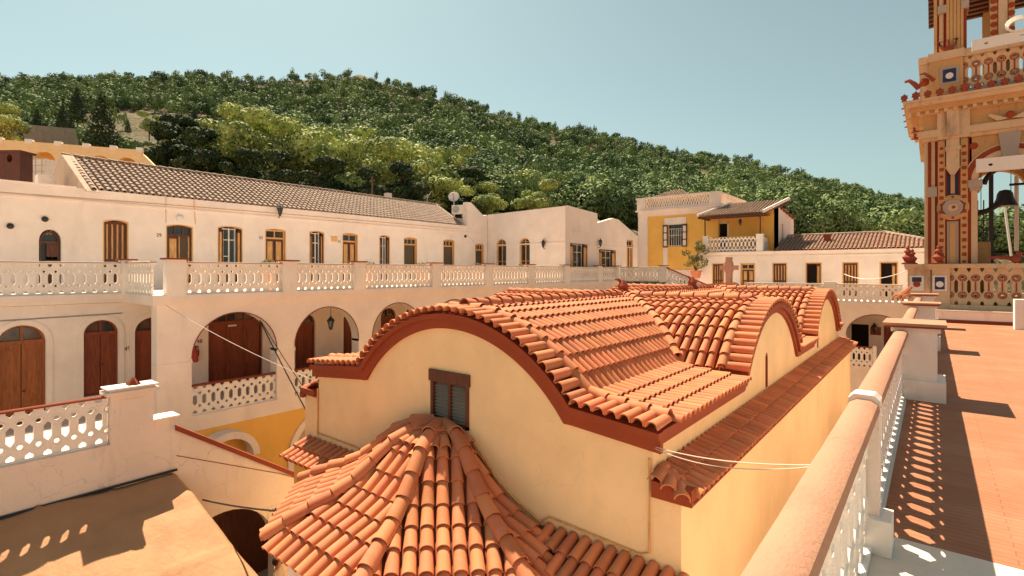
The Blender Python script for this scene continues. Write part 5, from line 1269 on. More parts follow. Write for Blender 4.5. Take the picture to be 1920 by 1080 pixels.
# rear piers of both storeys and floors, dark timber ceiling
for yy in (YT+4.0,):
    for a, b in ((ux(1735), ux(1830)), (2*CX-ux(1830), 2*CX-ux(1735))): tan_.wb(a, b, yy, yy+1.3, GZ, ZE); tan_.wb(a+.3, b-.3, yy, yy+1.0, Z2, ZU)
tan_.wb(CX-.5, CX+.3, YT+4.2, YT+4.8, Z2, ZU)
tan_.wb(ux(1735), 2*CX-ux(1735), YT+.1, YT+5.2, GZ, -1.0)
arc2 = Fr((0, YT+4.4, 0), (1, 0, 0), (0, -1, 0)); archwall(arc2, ux(1818), 2*CX-ux(1818), ZE, CX, -.5, 0, tan_)
dk = MB()
for i in range(9): dk.wb(ux(1740), 2*CX-ux(1740), YT+.3+i*.5, YT+.5+i*.5, Z3+2.75, Z3+2.95)
dk.wb(ux(1740), 2*CX-ux(1740), YT+.2, YT+5, Z3+2.96, Z3+3.05)
dk.build('timber_ceiling', 'brown', BT)
tan_.build('ochre_masonry', 'towertan', BT); pale.build('pale_moulding', 'towerpale', BT); red.build('red_pilaster', 'towerred', BT); build_split(blue, 'blue_panel', 'towerblue', BT); build_split(grey, 'marble_block', 'towergrey', BT)
stud.build('stud', 'towerred', BT, smooth=True)
so2 = sash_.build('tile_medallion', 'towergrey', BT); bl2.build('blue_glaze', 'towerblue', so2); ro2.build('painted_roundel', 'sash', so2)
lattice(BT, FT_, ux(1807), CX+3, Z2+.2, Z3-.3, -.1, .05)
# bell, frame and stair inside
be = empty('bell', (ux(1893), YT+1.6, Zt(1885, 370, YT+1.6)), 'dark bronze bell with its swinging wheel hanging inside the tower arch', 'bell')
bx, by, bz_ = be.location
MB().lathe((bx, by, bz_-.35), [(.40, 0), (.36, .08), (.27, .3), (.24, .5), (.17, .62), (.02, .66)], 18).build('bell_body', 'iron', be, smooth=True)
q = MB()
for i in range(12): a, b = math.pi*1.15*i/12-.6, math.pi*1.15*(i+1)/12-.6; q.tube([(bx+.1+.75*math.cos(a), by-.3, bz_+.45+.75*math.sin(a)), (bx+.1+.75*math.cos(b), by-.3, bz_+.45+.75*math.sin(b))], .10, 6)
q.tube([(bx-.1, by-.3, bz_-.2), (bx-.5, by-.3, bz_-.5), (bx-1.15, by-.3, bz_-.75)], .13, 6, .09); q.tube([(bx+.1, by-.3, bz_+.45), (bx+.1+.75, by-.3, bz_+.45)], .05, 5); q.build('bell_wheel', 'iron', be)
fr = empty('iron_frame', (bx, YT+1.6, zt_), 'black iron frame and ladder standing behind the tower arch', 'frame')
q = MB(); zt0 = -1.0; ztp = Zt(1850, 290)
q.box(wallY(YT+1.9), ux(1862), ux(1871), zt0, ztp, -.1, .1); q.box(wallY(YT+1.9), ux(1826), CX+1.3, ztp-.35, ztp-.05, -.1, .1)
q.build('mast', 'iron', fr); q = MB()
for i in range(5): q.box(wallY(YT+1.5), ux(1836), ux(1866), zt_+.5+i*.42, zt_+.54+i*.42, -.02, .02)
for x in (1838, 1850): q.box(wallY(YT+1.5), ux(x)-.02, ux(x)+.02, zt0, zt_+2.6, -.02, .02)
for x in (1845, 1905): q.tube([FT_(ux(x), ztp-.1, -1.6), FT_(ux(x), zs-1.0, -1.6)], .012, 4)
q.build('ladder', 'iron', fr)
MB().wb(ux(1832), ux(1862), YT+1.0, YT+1.6, -1, Zt(1840, 452)).build('masonry_block', 'towertan', None, loc=(1.7, YT+1.2, -1), label='stained ochre block standing inside the tower arch', category='block')
q = MB(); q.tube([P(1906, 470, 21.6), P(1906, 330, 21.6)], .07, 8); q.build('white_mast', 'sash', None, loc=tuple(P(1906, 470, 21.6)), label='slim white mast seen through the tower arch', category='mast')
fp = empty('flagpole', tuple(P(1893, 470, 40)), 'leaning flagpole with a small blue and white flag seen through the arch', 'flagpole')
MB().tube([P(1896, 480, 40), P(1882, 376, 40)], .08, 6).build('pole', 'sash', fp); k = MB(); a_, b_ = P(1882, 377, 40), P(1898, 381, 40)
k.plate(Fr(a_, (b_-a_).normalized(), Vector((0, -1, 0))), rect(0, .7, -.32, 0), [], 0, .02); f_ = k.build('flag', 'sash', fp)
k = MB(); [k.plate(Fr(a_, (b_-a_).normalized(), Vector((0, -1, 0))), rect(0, .7, -.28+j*.13, -.22+j*.13), [], -.005, .027) for j in range(2)]; k.build('flag_stripe', 'flagblue', f_)
# white beams bolted across the tower front
for k_, (x0, ya_, yb__, lb) in enumerate(((1822, 77, 97, 'white painted beam with bolt holes across the upper stage of the tower'), (1830, 299, 324, 'white painted beam with bolt holes across the head of the tower arch'))):
    Yb_ = YT-1.0; u0 = xY(x0, Yb_); Fb_ = wallY(Yb_); z1 = zY(x0, ya_, Yb_); z0 = zY(x0, yb__, Yb_)
    hs_ = [[(u0+.4+j*.95+.065*math.cos(2*math.pi*i/10), (z0+z1)/2+.05*math.sin(2*math.pi*i/10)) for i in range(10)] for j in range(6)]
    bm2 = empty('white_beam', (u0, Yb_, z0), lb, 'beam', 'white beams on the tower')
    MB().plate(Fb_, rect(u0, u0+6, z0, z1), hs_, -.06, .06).build('plank', 'plastic', bm2)
    MB().box(Fb_, u0+2.1, u0+2.25, (z0+z1)/2-.08, (z0+z1)/2+.08, -1.05, -.06).build('bracket', 'iron', bm2)
rp = MB(); c_ = Vector((xY(1910, YT-1), YT-1.0, zY(1905, 50, YT-1)))
for k_ in range(4):
    pts = [c_+Vector(((.28+.02*k_)*math.cos(a), .05*k_-.1, (.2+.02*k_)*math.sin(a)+.04*k_)) for a in np.linspace(0, 2*math.pi, 18)]; rp.tube(pts, .03, 6)
rp.build('rope_coil', 'plastic', None, loc=tuple(c_), smooth=True, label='coil of thick white rope hung on the upper tower beam', category='rope')
# red turned finials on the parapet
def vase(loc, label, s=1.0):
    r = empty('clay_finial', loc, label, 'finial', 'dark red turned finials by the tower'); x, y, z = loc
    MB().lathe(loc, [(.17*s, 0), (.17*s, .06*s), (.11*s, .1*s), (.15*s, .2*s), (.2*s, .28*s), (.12*s, .35*s), (.07*s, .42*s), (.13*s, .5*s), (.12*s, .54*s), (.05*s, .6*s), (.07*s, .66*s), (.02*s, .74*s)], 14).build('turned_body', 'clay', r, smooth=True)
    MB().wb(x-.2*s, x+.2*s, y-.2*s, y+.2*s, z-.0, z+.05*s).build('square_foot', 'clay', r)
vase(tuple(Fd(xY(1702, YPd), zt_, -.1)), 'dark red turned finial at the left corner of the tower parapet'); vase(tuple(Fd(xY(1711, YPd+.6), zt_, -.45)), 'smaller dark red finial right behind the corner one', .85)
vase(tuple(Fd(xY(1760, YPd), zt_, 0.0)), 'dark red turned finial in front of the studded tower pier', 1.0)
def scroll(loc, label, s=1.0, flip=1):
    r = MB(); L0 = Vector(loc)
    for j in range(3):
        pts = [L0+Vector((flip*(.15*j-.1+(.04+.055*t)*math.cos(t*1.5)), -.05*j, .08+(.04+.055*t)*math.sin(t*1.5)))*1 for t in np.linspace(0, 2.6, 12)]; r.tube(pts, .055*s, 6, .03*s)
    r.tube([L0+Vector((-.1*flip, 0, .1)), L0+Vector((.15*flip, .05, .3)), L0+Vector((.3*flip, .05, .5))], .09*s, 6, .05*s)
    r.build('clay_scroll', 'tile', None, loc=loc, smooth=True, label=label, category='ornament')
scroll(tuple(P(1690, 562, 19.5)), 'curled terracotta scroll ornament at the far end of the terrace parapet', 1.3)
wi = MB(); wc = Fd(xY(1905, YPd), zt_+.12, 0)
wi.tube([wc+Vector((-.75, 0, .1)), wc+Vector((-.35, 0, .12)), wc+Vector((0, 0, .02)), wc+Vector((.1, 0, .3))], .05, 6, .12); wi.ball(wc+Vector((0, 0, .05)), .16, 8); wi.build('clay_dragon', 'clay', None, loc=tuple(wc), smooth=True, label='dark clay winged ornament on the tower parapet coping', category='ornament')
for x, y, d, s in ((1711, 157, 20.5, 1), (1739, 143, 20.8, .7), (1716, 330, 21.5, .01)):
    if s < .1: continue
    c_ = P(x, y, d); q = MB(); q.tube([c_+Vector((-.25, 0, .12)), c_+Vector((-.1, 0, .14)), c_+Vector((.05, 0, -.02)), c_+Vector((.2, 0, -.22))], .05*s, 6, .11*s)
    q.build('clay_bird', 'clay', None, loc=tuple(c_), smooth=True, label='clay beaked ornament at the outer corner of the upper tower parapet' if s == 1 else 'small clay head beside the beaked ornament on the upper tower parapet', category='ornament')
c_ = FT_(ux(1777), Z3+.02, .15); q = MB()
for s_ in (-1, 1): q.tube([c_+Vector((s_*.05, 0, .05)), c_+Vector((s_*.2, 0, .2)), c_+Vector((s_*.28, 0, .42)), c_+Vector((s_*.18, 0, .45))], .07, 6, .035)
q.tube([c_, c_+Vector((0, 0, .45))], .11, 6, .05); q.build('clay_palmette', 'clay', None, loc=tuple(c_), smooth=True, label='clay palmette at the foot of the fluted upper tower column', category='ornament')
# ================================================================ lanterns, wires and small things
def lantern(loc, label, hang=True):
    r = empty('wall_lantern', loc, label, 'lantern', 'black iron lanterns'); x, y, z = loc
    q = MB(); q.lathe((x, y, z), [(.05, 0), (.09, .05), (.13, .32)], 6); q.build('lamp_glass', 'glass', r)
    q = MB(); q.lathe((x, y, z+.32), [(.17, 0), (.15, .03), (.05, .14), (.03, .17), (.02, .22)], 6); q.lathe((x, y, z-.06), [(.02, 0), (.06, .03), (.06, .06)], 6)
    for i in range(6): a = math.pi/3*i; q.tube([(x+.05*math.cos(a), y+.05*math.sin(a), z), (x+.135*math.cos(a), y+.135*math.sin(a), z+.33)], .012, 4)
    q.build('lamp_frame', 'iron', r)
    if hang: MB().tube([(x, y, z+.5), (x, y, z+1.0)], .012, 5).build('hanging_rod', 'iron', r)
    return r
lt = lantern((XW-.35, 12.0, -2.35), 'black lantern hanging inside the second gallery arch')
def bracket_lamp(F, u, z, label):
    r = lantern(tuple(F(u, z, .22)), label, False); MB().tube([F(u, z-.1, .0), F(u, z-.16, .1), F(u, z-.04, .22)], .018, 5).build('bracket', 'iron', r); return r
bracket_lamp(Fu, Yu(521), zX(521, 400, XU)-.1, 'black lantern on a bracket above the third door from the left on the upper wall')
bracket_lamp(Fa, Xa(1022), zY(1022, 462, YA)-.05, 'black lantern on the blank wall right of the arched annex windows')
bracket_lamp(Fs, Ys(1121), zX(1121, 461, XA), 'black lantern between the two shuttered annex doors')
bracket_lamp(Fgb, Xg(1640), zY(1640, 618, Yb)-.1, 'black lantern inside the far lower arch above a red plaque')
lantern(tuple(Fg(Xf(1381), ze-.75, 1.4-2.4)), 'small lantern hanging under the tiled porch roof of the yellow house')
MB().box(Fgb, Xg(1632), Xg(1652), zY(1642, 628, Yb), zY(1642, 613, Yb), .0, .06).box(Fgb, Xg(1634), Xg(1650), zY(1642, 626, Yb), zY(1642, 615, Yb), .06, .075).build('wall_plaque', 'door', None, loc=tuple(Fgb(Xg(1642), -3, 0)), label='dark red wooden plaque on the wall inside the far lower arch', category='plaque')
q = MB(); c_ = Fu(Yu(24), 0, 0)
def knob(F, u, z, label):
    MB().lathe(F(u, z, 0), [(.10, 0), (.11, .05), (.07, .12), (.02, .14)], 10, axis=tuple(F.n)).build('wall_lamp', 'iron', None, loc=tuple(F(u, z, 0)), smooth=True, label=label, category='lamp', group='small round wall lamps')
knob(Fu, Yu(19), zX(19, 424, XU), 'small dark round lamp on the white wall, leftmost'); knob(Fu, Yu(84), zX(84, 411, XU), 'small dark round lamp above the arched number door'); knob(Fu, Yu(872), zX(872, 443, XU), 'small dark round lamp under the corner pipe of the upper wall')
MB().lathe(Fu(Yu(337), zX(337, 409, XU), 0), [(.16, 0), (.16, .05), (.1, .09), (.02, .1)], 12, axis=(1, 0, 0)).build('bulkhead_lamp', 'plastic', None, loc=tuple(Fu(Yu(337), zX(337, 409, XU), 0)), label='oval bulkhead lamp above the half open door', category='lamp')
def extinguisher(F, u, z, label):
    r = empty('fire_extinguisher', tuple(F(u, z, .1)), label, 'fire extinguisher', 'red fire extinguishers')
    MB().lathe(F(u, z, .12), [(.09, 0), (.095, .05), (.095, .42), (.05, .5), (.03, .54)], 10).build('cylinder', 'red', r, smooth=True)
    MB().tube([F(u, z+.52, .12), F(u+.08, z+.6, .14), F(u+.11, z+.4, .14), F(u+.1, z+.2, .14)], .018, 5).box(F, u-.06, u+.06, z+.54, z+.6, .08, .16).build('hose', 'iron', r)
    return r
extinguisher(Fr_, Yr(364), zX(364, 678, XR), 'red fire extinguisher beside the number 48 behind the first gallery arch'); extinguisher(Fu, Yu(918), zX(918, 483, XU), 'red fire extinguisher at the inner corner of the upper terrace')
def wire(pts, r, label, name='cable', mat='iron', sag=0.0):
    p = [Vector(a) for a in pts]; out = []
    for i in range(len(p)-1):
        for k in range(12): t = k/12; v = p[i].lerp(p[i+1], t); v.z -= sag*4*t*(1-t); out.append(v)
    out.append(p[-1]); MB().tube(out, r, 5).build(name, mat, None, loc=tuple(p[0]), label=label, category='cable')
wire([Fw(5.95, -1.05, .02), FF(XL+.15, zY(600, 716, Y0), .05)], .009, 'thin cable running from the terrace corner to the left end of the church', mat='cable', sag=.12)
wire([P(487, 600, dX(487, XW)*.985), P(585, 790, dX(585, XW)*.93)], .022, 'thicker black cable dropping across the first gallery pier', sag=.05); wire([P(490, 603, dX(490, XW)*.985), P(598, 765, dX(598, XW)*.93)], .014, 'thin black cable beside the thicker one on the first gallery pier', sag=.1)
wire([(XRt+.0, Y0-.02, zX(1228, 834, XRt)), P(1530, 872, 4.5)], .007, 'twisted pale cable hanging from the church corner to the terrace parapet', mat='cable', sag=.07)
wire([(XRt+.0, Y0-.03, zX(1228, 836, XRt)), P(1535, 874, 4.5)], .006, 'second strand of the pale cable at the church corner', mat='cable', sag=.13)
wire([P(380, 937, 12.7), P(518, 958, 10.4)], .02, 'black cable from the awning corner to the porch', mat='iron', sag=.03)
wire([Fx(4.75, -4.45, .015), Fx(7.3, -5.65, .015), Fx(8.2, -6.15, .015)], .008, 'thin dark wire clipped along the stair wall', mat='clay')
wire([Fg(Xf(1590), -.2, 2), P(1700, 508, 24)], .02, 'thin white wire sagging in front of the far right shutters', mat='plastic', sag=.35)
wire([Fu(Yu(a), zX(a, b, XU), .02) for a, b in ((0, 361), (300, 383), (540, 402), (860, 429))], .016, 'pale conduit along the upper wall below the tiled roof', mat='tanframe')
wire([Fu(Yu(311), zX(311, 360, XU), .02), Fu(Yu(311), zX(311, 418, XU), .02)], .012, 'vertical conduit above the half open door', mat='tanframe'); wire([Fu(Yu(363), zX(363, 370, XU), .02), Fu(Yu(366), zX(366, 420, XU), .02)], .012, 'vertical conduit right of the half open door', mat='tanframe')
wire([Fr_(-1, -1.55, .02), Fr_(5.6, -1.45, .02)], .02, 'grey pipe under the terrace slab above the arched doors', mat='steel')
wire([Fu(Yu(875), zX(875, 392, XU), .03), Fu(Yu(876), zX(876, 441, XU), .03), Fu(Yu(890), zX(890, 455, XU), .03)], .02, 'white downpipe at the corner beside the air conditioner', mat='plastic')
# coil of black cable by the louvred window
q = MB(); cc = Vector((xY(768, Y0), Y0-.12, zY(768, 813, Y0)))
for k in range(6):
    a0_ = rnd.random()*6; pts = [cc+Vector((.19*(1+.12*k/6)*math.cos(a+a0_)+.02*math.sin(3*a+k), -.01*k, .10*(1+.15*math.sin(k))*math.sin(a+a0_)+.02*k-.04)) for a in np.linspace(0, 2*math.pi, 20)]; q.tube(pts, .009, 4)
q.tube([cc+Vector((.1, 0, .05)), cc+Vector((.35, .05, .2)), FF(wu[0]-.0, wz[0]+.12, .05)], .008, 4)
q.build('cable_coil', 'iron', None, loc=tuple(cc), label='tangled coil of black cable on the porch roof under the louvred window', category='cable')
# satellite dish, air conditioner, aerial
ds = empty('satellite_dish', (-26.7, 27.2, 3.4), 'round cream satellite dish on the roof beside the air conditioner', 'satellite dish')
dp = P(851, 369, 38.5); ax = Vector((.55, -.75, .35)).normalized()
ds.location = (dp.x, dp.y, dp.z-.8)
MB().lathe(dp, [(.02, -.09), (.2, -.07), (.33, -.02), (.40, .05), (.41, .05), (.34, -.04), (.2, -.09), (.02, -.11)], 22, axis=tuple(ax)).build('reflector', 'plastic', ds, smooth=True, recalc=True)
MB().tube([dp-ax*.08, dp+Vector((-.15, .15, -.9))], .035, 6).build('pole', 'steel', ds); MB().tube([dp-Vector((0, 0, .38)), dp+ax*.4, dp+ax*.42], .015, 5).ball(dp+ax*.42, .05, 8).build('receiver_arm', 'iron', ds)
def ac(loc, yaw_n, label, s=1.0):
    r = empty('air_conditioner', loc, label, 'air conditioner'); n_ = Vector(yaw_n).normalized(); F = Fr(loc, Vector((-n_.y, n_.x, 0)), n_)
    MB().box(F, -.45*s, .45*s, 0, .62*s, -.3*s, 0).build('casing', 'plastic', r)
    MB().lathe(F(-.12*s, .31*s, .0), [(.25*s, 0), (.25*s, .02), (.2*s, .03), (.02, .01)], 16, axis=tuple(n_)).build('fan_grille', 'steel', r)
    MB().box(F, -.35*s, -.3*s, -.25, 0, -.25, -.05).box(F, .3*s, .35*s, -.25, 0, -.25, -.05).build('bracket', 'steel', r)
a_ = P(858, 401, 38.2); ac(tuple(a_), (.35, -.9, 0), 'white air conditioner on the roof under the satellite dish', 1.05)
ae = P(801, 372, 42); MB().tube([ae-Vector((0, 0, .9)), ae+Vector((0, 0, .35))], .03).tube([ae+Vector((-.5, .1, .15)), ae+Vector((.5, -.1, .3))], .03).tube([ae+Vector((.0, 0, 0)), ae+Vector((.6, -.1, .5))], .03).tube([ae+Vector((-.4, 0, .02)), ae+Vector((.2, -.1, .1))], .02).build('roof_aerial', 'steel', None, loc=tuple(ae), label='metal roof aerial left of the satellite dish', category='aerial')
up_ = P(698, 365, 60); MB().tube([up_-Vector((0, 0, 5)), up_+Vector((0, 0, 2.1))], .14, 8, .1).tube([up_+Vector((-.5, 0, 1.6)), up_+Vector((.5, 0, 1.6))], .05, 5).build('utility_pole', 'bark', None, loc=tuple(up_), label='wooden utility pole standing against the dark trees', category='utility pole')
# objects on the left skyline
cx0 = P(14, 330, 26); r = empty('chimney_stack', tuple(cx0), 'dark red brick chimney stack with a round hole at the far left', 'chimney')
Fc = Fr((cx0.x, cx0.y, 0), (CT, ST, 0), (ST, -CT, 0)); z0_, z1_ = -(338-HORIZON)/F_PX*26, -(282-HORIZON)/F_PX*26
MB().plate(Fc, rect(-1.2, .62, z0_-.5, z1_-.1), [[(.1+.14*math.cos(i*math.pi/8), (z0_+z1_)/2+.35+.2*math.sin(i*math.pi/8)) for i in range(16)]], -.7, 0).build('stack', 'brown', r)
MB().box(Fc, -1.3, .72, z1_-.1, z1_, -.8, .08).build('cap', 'brown', r)
# ochre arcaded terrace on the slope
d = 56; yt = empty('arcaded_terrace', tuple(P(140, 330, d)), 'ochre arcaded retaining terrace with white piers on its parapet, on the slope at far left', 'building')
A0, A1 = P(-60, 508, 52), P(262, 508, 57.5); du = (A1-A0); Ln = Vector((du.x, du.y, 0)).length; du = Vector((du.x, du.y, 0)).normalized()
FyT = Fr((A0.x, A0.y, 0), du, Vector((du.y, -du.x, 0)))
if FyT.n.dot(Vector((A0.x, A0.y, 0))) > 0: FyT.n = -FyT.n
def ztop(x, y, d): return -(y-HORIZON)/F_PX*d
zTa = ztop(0, 262, 54); zTb = zTa+.0
zTa = 13.2; n = 6; sw = Ln/ n
MB().plate(FyT, rect(0, Ln, 7, zTa-.6), [arch((k+.5)*sw, sw*.39, 7.01, zTa-1.75, 12, .95) for k in range(n)], -.6, 0).build('arcade_wall', 'yellow', yt)
MB().box(FyT, 0, Ln, 7, zTa-.6, -3.2, -3.0).box(FyT, 0, Ln, zTa-.7, zTa-.6, -3, -.6).build('rear_wall', 'ochre', yt)
MB().box(FyT, -.2, Ln+.2, zTa-.6, zTa, -.35, .1).box(FyT, -.2, Ln+.2, zTa, zTa+.1, -.4, .16).build('parapet', 'yellow', yt)
q = MB()
for k in range(n+1): q.box(FyT, k*sw-.3, k*sw+.3, zTa-.1, zTa+.35, -.42, .2)
build_split(q, 'parapet_pier', 'bal', yt)
MB().plate(FyT, [(Ln, 7), (Ln+3.2, 7), (Ln+3.2, zTa-3.6), (Ln, zTa)], [], -3, -.02).build('ramp_wall', 'yellow', yt)
d = 74; s0, s1 = P(22, 508, 70), P(140, 508, 80); du = Vector((s1.x-s0.x, s1.y-s0.y, 0)); Ln2 = du.length; du.normalize(); nn = Vector((du.y, -du.x, 0))
if nn.dot(s0) > 0: nn = -nn
Fst = Fr((s0.x, s0.y, 0), du, nn); MB().plate(Fst, [(0, 15), (Ln2+1.5, 17), (Ln2+.1, 21.8), (0, 19.8)], [], -.8, 0).build('stone_retaining_wall', 'stone', None, loc=tuple(Fst(0, 14, 0)), label='rough brown stone retaining wall above the ochre arcade, far left', category='wall')
d = 38; hb_ = P(62, 330, d); hr = empty('small_house', tuple(hb_), 'small pale shed with a lattice of poles behind the gable, far left', 'shed')
Fh = Fr((hb_.x, hb_.y, 0), (CT, ST, 0), (ST, -CT, 0)); z0h, z1h = 3, ztop(0, 297, d)
MB().box(Fh, -.9, .9, z0h, z1h, -1.5, 0).build('wall', 'old_white', hr)
q = MB()
for k in range(5): q.tube([Fh(-.9+k*.45, z0h+3.0, .3), Fh(-.9+k*.45, z1h+.1, .3)], .03, 5)
for k in range(3): q.tube([Fh(-1.0, z1h-.2-k*.45, .3), Fh(1.1, z1h-.1-k*.45, .3)], .03, 5)
q.build('pole_lattice', 'steel', hr)

# ================================================================ trees
def leaf_cloud(lobes, n, size, seed, up=.2, rough=.36):
    """n small leaf faces scattered through the given ellipsoid lobes; returns verts (4n,3) and quads"""
    rg = np.random.default_rng(seed); L = np.array(lobes); wts = L[:, 3]*L[:, 4]; pick = rg.choice(len(L), n, p=wts/wts.sum())
    d = rg.normal(size=(n, 3)); d /= np.linalg.norm(d, axis=1)[:, None]; rad = rg.uniform(.62, 1.08, n)**.6
    c = L[pick, :3]+d*rad[:, None]*np.stack([L[pick, 3], L[pick, 3], L[pick, 4]], 1)
    nr = d+rg.normal(size=(n, 3))*rough+np.array([0, 0, up]); nr /= np.linalg.norm(nr, axis=1)[:, None]
    t = np.cross(nr, rg.normal(size=(n, 3))); t /= np.linalg.norm(t, axis=1)[:, None]; b = np.cross(nr, t)
    s = size*rg.uniform(.6, 1.4, n)[:, None]; a = s*t; b2 = s*.62*b
    v = np.stack([c-a, c-b2*.9+nr*s*.15, c+a*1.1, c+b2], 1).reshape(-1, 3); return v
def quads_mesh(name, v, mat, faces_per=4):
    me = bpy.data.meshes.new(name); nf = len(v)//4
    me.vertices.add(len(v)); me.vertices.foreach_set('co', v.astype(np.float32).ravel())
    me.loops.add(nf*4); me.loops.foreach_set('vertex_index', np.arange(nf*4, dtype=np.int32))
    me.polygons.add(nf); me.polygons.foreach_set('loop_start', np.arange(0, nf*4, 4, dtype=np.int32)); me.update(calc_edges=True); me.validate()
    me.materials.append(M[mat]); return me
def pine_lobes(seed, h, w_, n=12):
    r = random.Random(seed); out = []
    for i in range(n):
        z = h*r.uniform(.30, .95); f = math.sin(math.pi*min(1, max(.0, (z/h-.18)/.95)))**.8; a = r.uniform(0, 6.28); q_ = r.uniform(.3, .95)*w_*.5*f
        s = w_*r.uniform(.15, .26); out.append((q_*math.cos(a), q_*math.sin(a), z, s, s*.58))
    out.append((0, 0, h*.55, w_*.24, h*.25)); return out
def make_tree(name, seed, h, w_, mat, label, leaves=5200, size=.19, group='pines behind the gallery building'):
    lb = pine_lobes(seed, h, w_); t = empty(name, (0, 0, 0), label, 'tree', group)
    me = quads_mesh('crown', leaf_cloud(lb, leaves, size, seed), mat); o = bpy.data.objects.new('crown', me); col.objects.link(o); o.parent = t
    tr = MB(); r = random.Random(seed+5); tr.tube([(0, 0, -1), (.1, .05, h*.3), (-.1, .1, h*.55), (0, 0, h*.8)], h*.026, 7, h*.01)
    for l in lb[:10]: tr.tube([(0, 0, l[2]*.55), (l[0]*.5, l[1]*.5, l[2]*.8), (l[0], l[1], l[2])], h*.01, 5, h*.003)
    tr.build('trunk', 'bark', t); return t
def cypress(name, label, h, w_, seed, mat='darkpine', group=None):
    t = empty(name, (0, 0, 0), label, 'tree', group); lb = [(0, 0, h*(.08+.9*i/11), w_*.5*(1-i/12)**.75*(.72 if i else .6), h*.075) for i in range(12)]
    me = quads_mesh('crown', leaf_cloud(lb, 3200, .17, seed, .2), mat); o = bpy.data.objects.new('crown', me); col.objects.link(o); o.parent = t
    MB().tube([(0, 0, -1), (0, 0, h*.9)], .16, 6, .03).build('trunk', 'bark', t); return t
KIND = ['bright', 'tall', 'bushy', 'dark']
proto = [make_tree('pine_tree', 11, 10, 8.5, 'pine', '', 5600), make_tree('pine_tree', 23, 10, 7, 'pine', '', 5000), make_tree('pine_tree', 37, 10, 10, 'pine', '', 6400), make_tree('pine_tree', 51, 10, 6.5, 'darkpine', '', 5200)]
# x, y of the top, pixel height, depth, prototype, what sets it apart
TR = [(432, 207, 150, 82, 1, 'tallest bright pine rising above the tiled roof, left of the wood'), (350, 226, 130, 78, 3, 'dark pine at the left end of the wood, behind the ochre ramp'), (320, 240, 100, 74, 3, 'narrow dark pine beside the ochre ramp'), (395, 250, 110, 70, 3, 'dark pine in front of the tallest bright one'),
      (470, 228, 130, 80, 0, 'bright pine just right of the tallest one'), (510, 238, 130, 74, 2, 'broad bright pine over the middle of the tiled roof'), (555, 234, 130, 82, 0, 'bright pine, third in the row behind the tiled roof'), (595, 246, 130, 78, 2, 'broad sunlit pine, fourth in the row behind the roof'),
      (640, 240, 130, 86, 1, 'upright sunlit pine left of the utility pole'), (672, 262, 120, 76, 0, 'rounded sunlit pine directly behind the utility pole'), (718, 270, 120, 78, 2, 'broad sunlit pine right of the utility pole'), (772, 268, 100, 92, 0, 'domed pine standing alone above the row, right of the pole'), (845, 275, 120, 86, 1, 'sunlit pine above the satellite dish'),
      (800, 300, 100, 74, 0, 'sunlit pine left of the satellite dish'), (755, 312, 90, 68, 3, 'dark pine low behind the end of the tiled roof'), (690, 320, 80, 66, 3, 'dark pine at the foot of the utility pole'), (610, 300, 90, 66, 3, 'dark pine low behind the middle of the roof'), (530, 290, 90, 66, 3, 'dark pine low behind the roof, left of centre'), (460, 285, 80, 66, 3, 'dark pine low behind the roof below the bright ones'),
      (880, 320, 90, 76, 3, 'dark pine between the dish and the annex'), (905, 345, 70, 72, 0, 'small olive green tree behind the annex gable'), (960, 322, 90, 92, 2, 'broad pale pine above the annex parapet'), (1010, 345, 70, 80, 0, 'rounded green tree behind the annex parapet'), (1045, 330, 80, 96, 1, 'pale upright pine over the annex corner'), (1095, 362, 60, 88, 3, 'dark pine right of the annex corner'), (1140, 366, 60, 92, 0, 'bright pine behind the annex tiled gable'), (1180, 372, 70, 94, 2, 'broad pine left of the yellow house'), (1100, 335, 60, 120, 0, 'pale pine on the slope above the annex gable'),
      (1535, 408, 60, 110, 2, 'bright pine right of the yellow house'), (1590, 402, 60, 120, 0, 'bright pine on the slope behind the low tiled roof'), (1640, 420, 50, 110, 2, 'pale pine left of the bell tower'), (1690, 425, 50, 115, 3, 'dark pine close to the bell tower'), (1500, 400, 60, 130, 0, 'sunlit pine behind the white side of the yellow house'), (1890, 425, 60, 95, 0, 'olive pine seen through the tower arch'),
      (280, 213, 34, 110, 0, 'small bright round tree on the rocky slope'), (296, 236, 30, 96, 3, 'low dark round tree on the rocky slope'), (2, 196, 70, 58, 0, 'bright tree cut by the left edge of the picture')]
first = {}
for (x, y, hp, d, k, lb) in TR:
    top = P(x, y, d); H = hp/F_PX*d*1.4; s = H/10; loc = (top.x, top.y, top.z-H*.97)
    wob = rnd.uniform(.9, 1.12)
    if k not in first: o = proto[k]; first[k] = 1; o.location = loc; o.scale = (s*wob, s*wob, s)
    else: o = dup(proto[k], loc, rz=rnd.uniform(0, 6.2), scale=(s*wob, s*wob, s))
    o['label'] = lb
c0 = cypress('cypress_tree', 'tall dark pointed cypress standing alone above the ochre arcade', 9.2, 7.4, 3); t_ = P(191, 180, 72); c0.location = (t_.x, t_.y, t_.z-9.2)
CY = [(145, 166, 58, 120, 'slender dark cypress left of the big one'), (118, 195, 40, 110, 'dark cypress above the stone wall'), (70, 205, 38, 105, 'dark cypress behind the left end of the stone wall'), (110, 222, 18, 84, 'tiny dark conifer at the top of the stone wall'), (134, 218, 22, 86, 'small dark conifer right of the stone wall'), (38, 240, 22, 66, 'little conifer in front of the stone wall'), (365, 205, 40, 130, 'dark conifer on the slope above the ramp'), (240, 225, 22, 100, 'small conifer right of the big cypress')]
for x, y, hp, d, lb in CY:
    H = hp/F_PX*d*1.1; t_ = P(x, y, d); o = dup(c0, (t_.x, t_.y, t_.z-H), lb, scale=H/9.2); o['group'] = 'small conifers on the left slope'
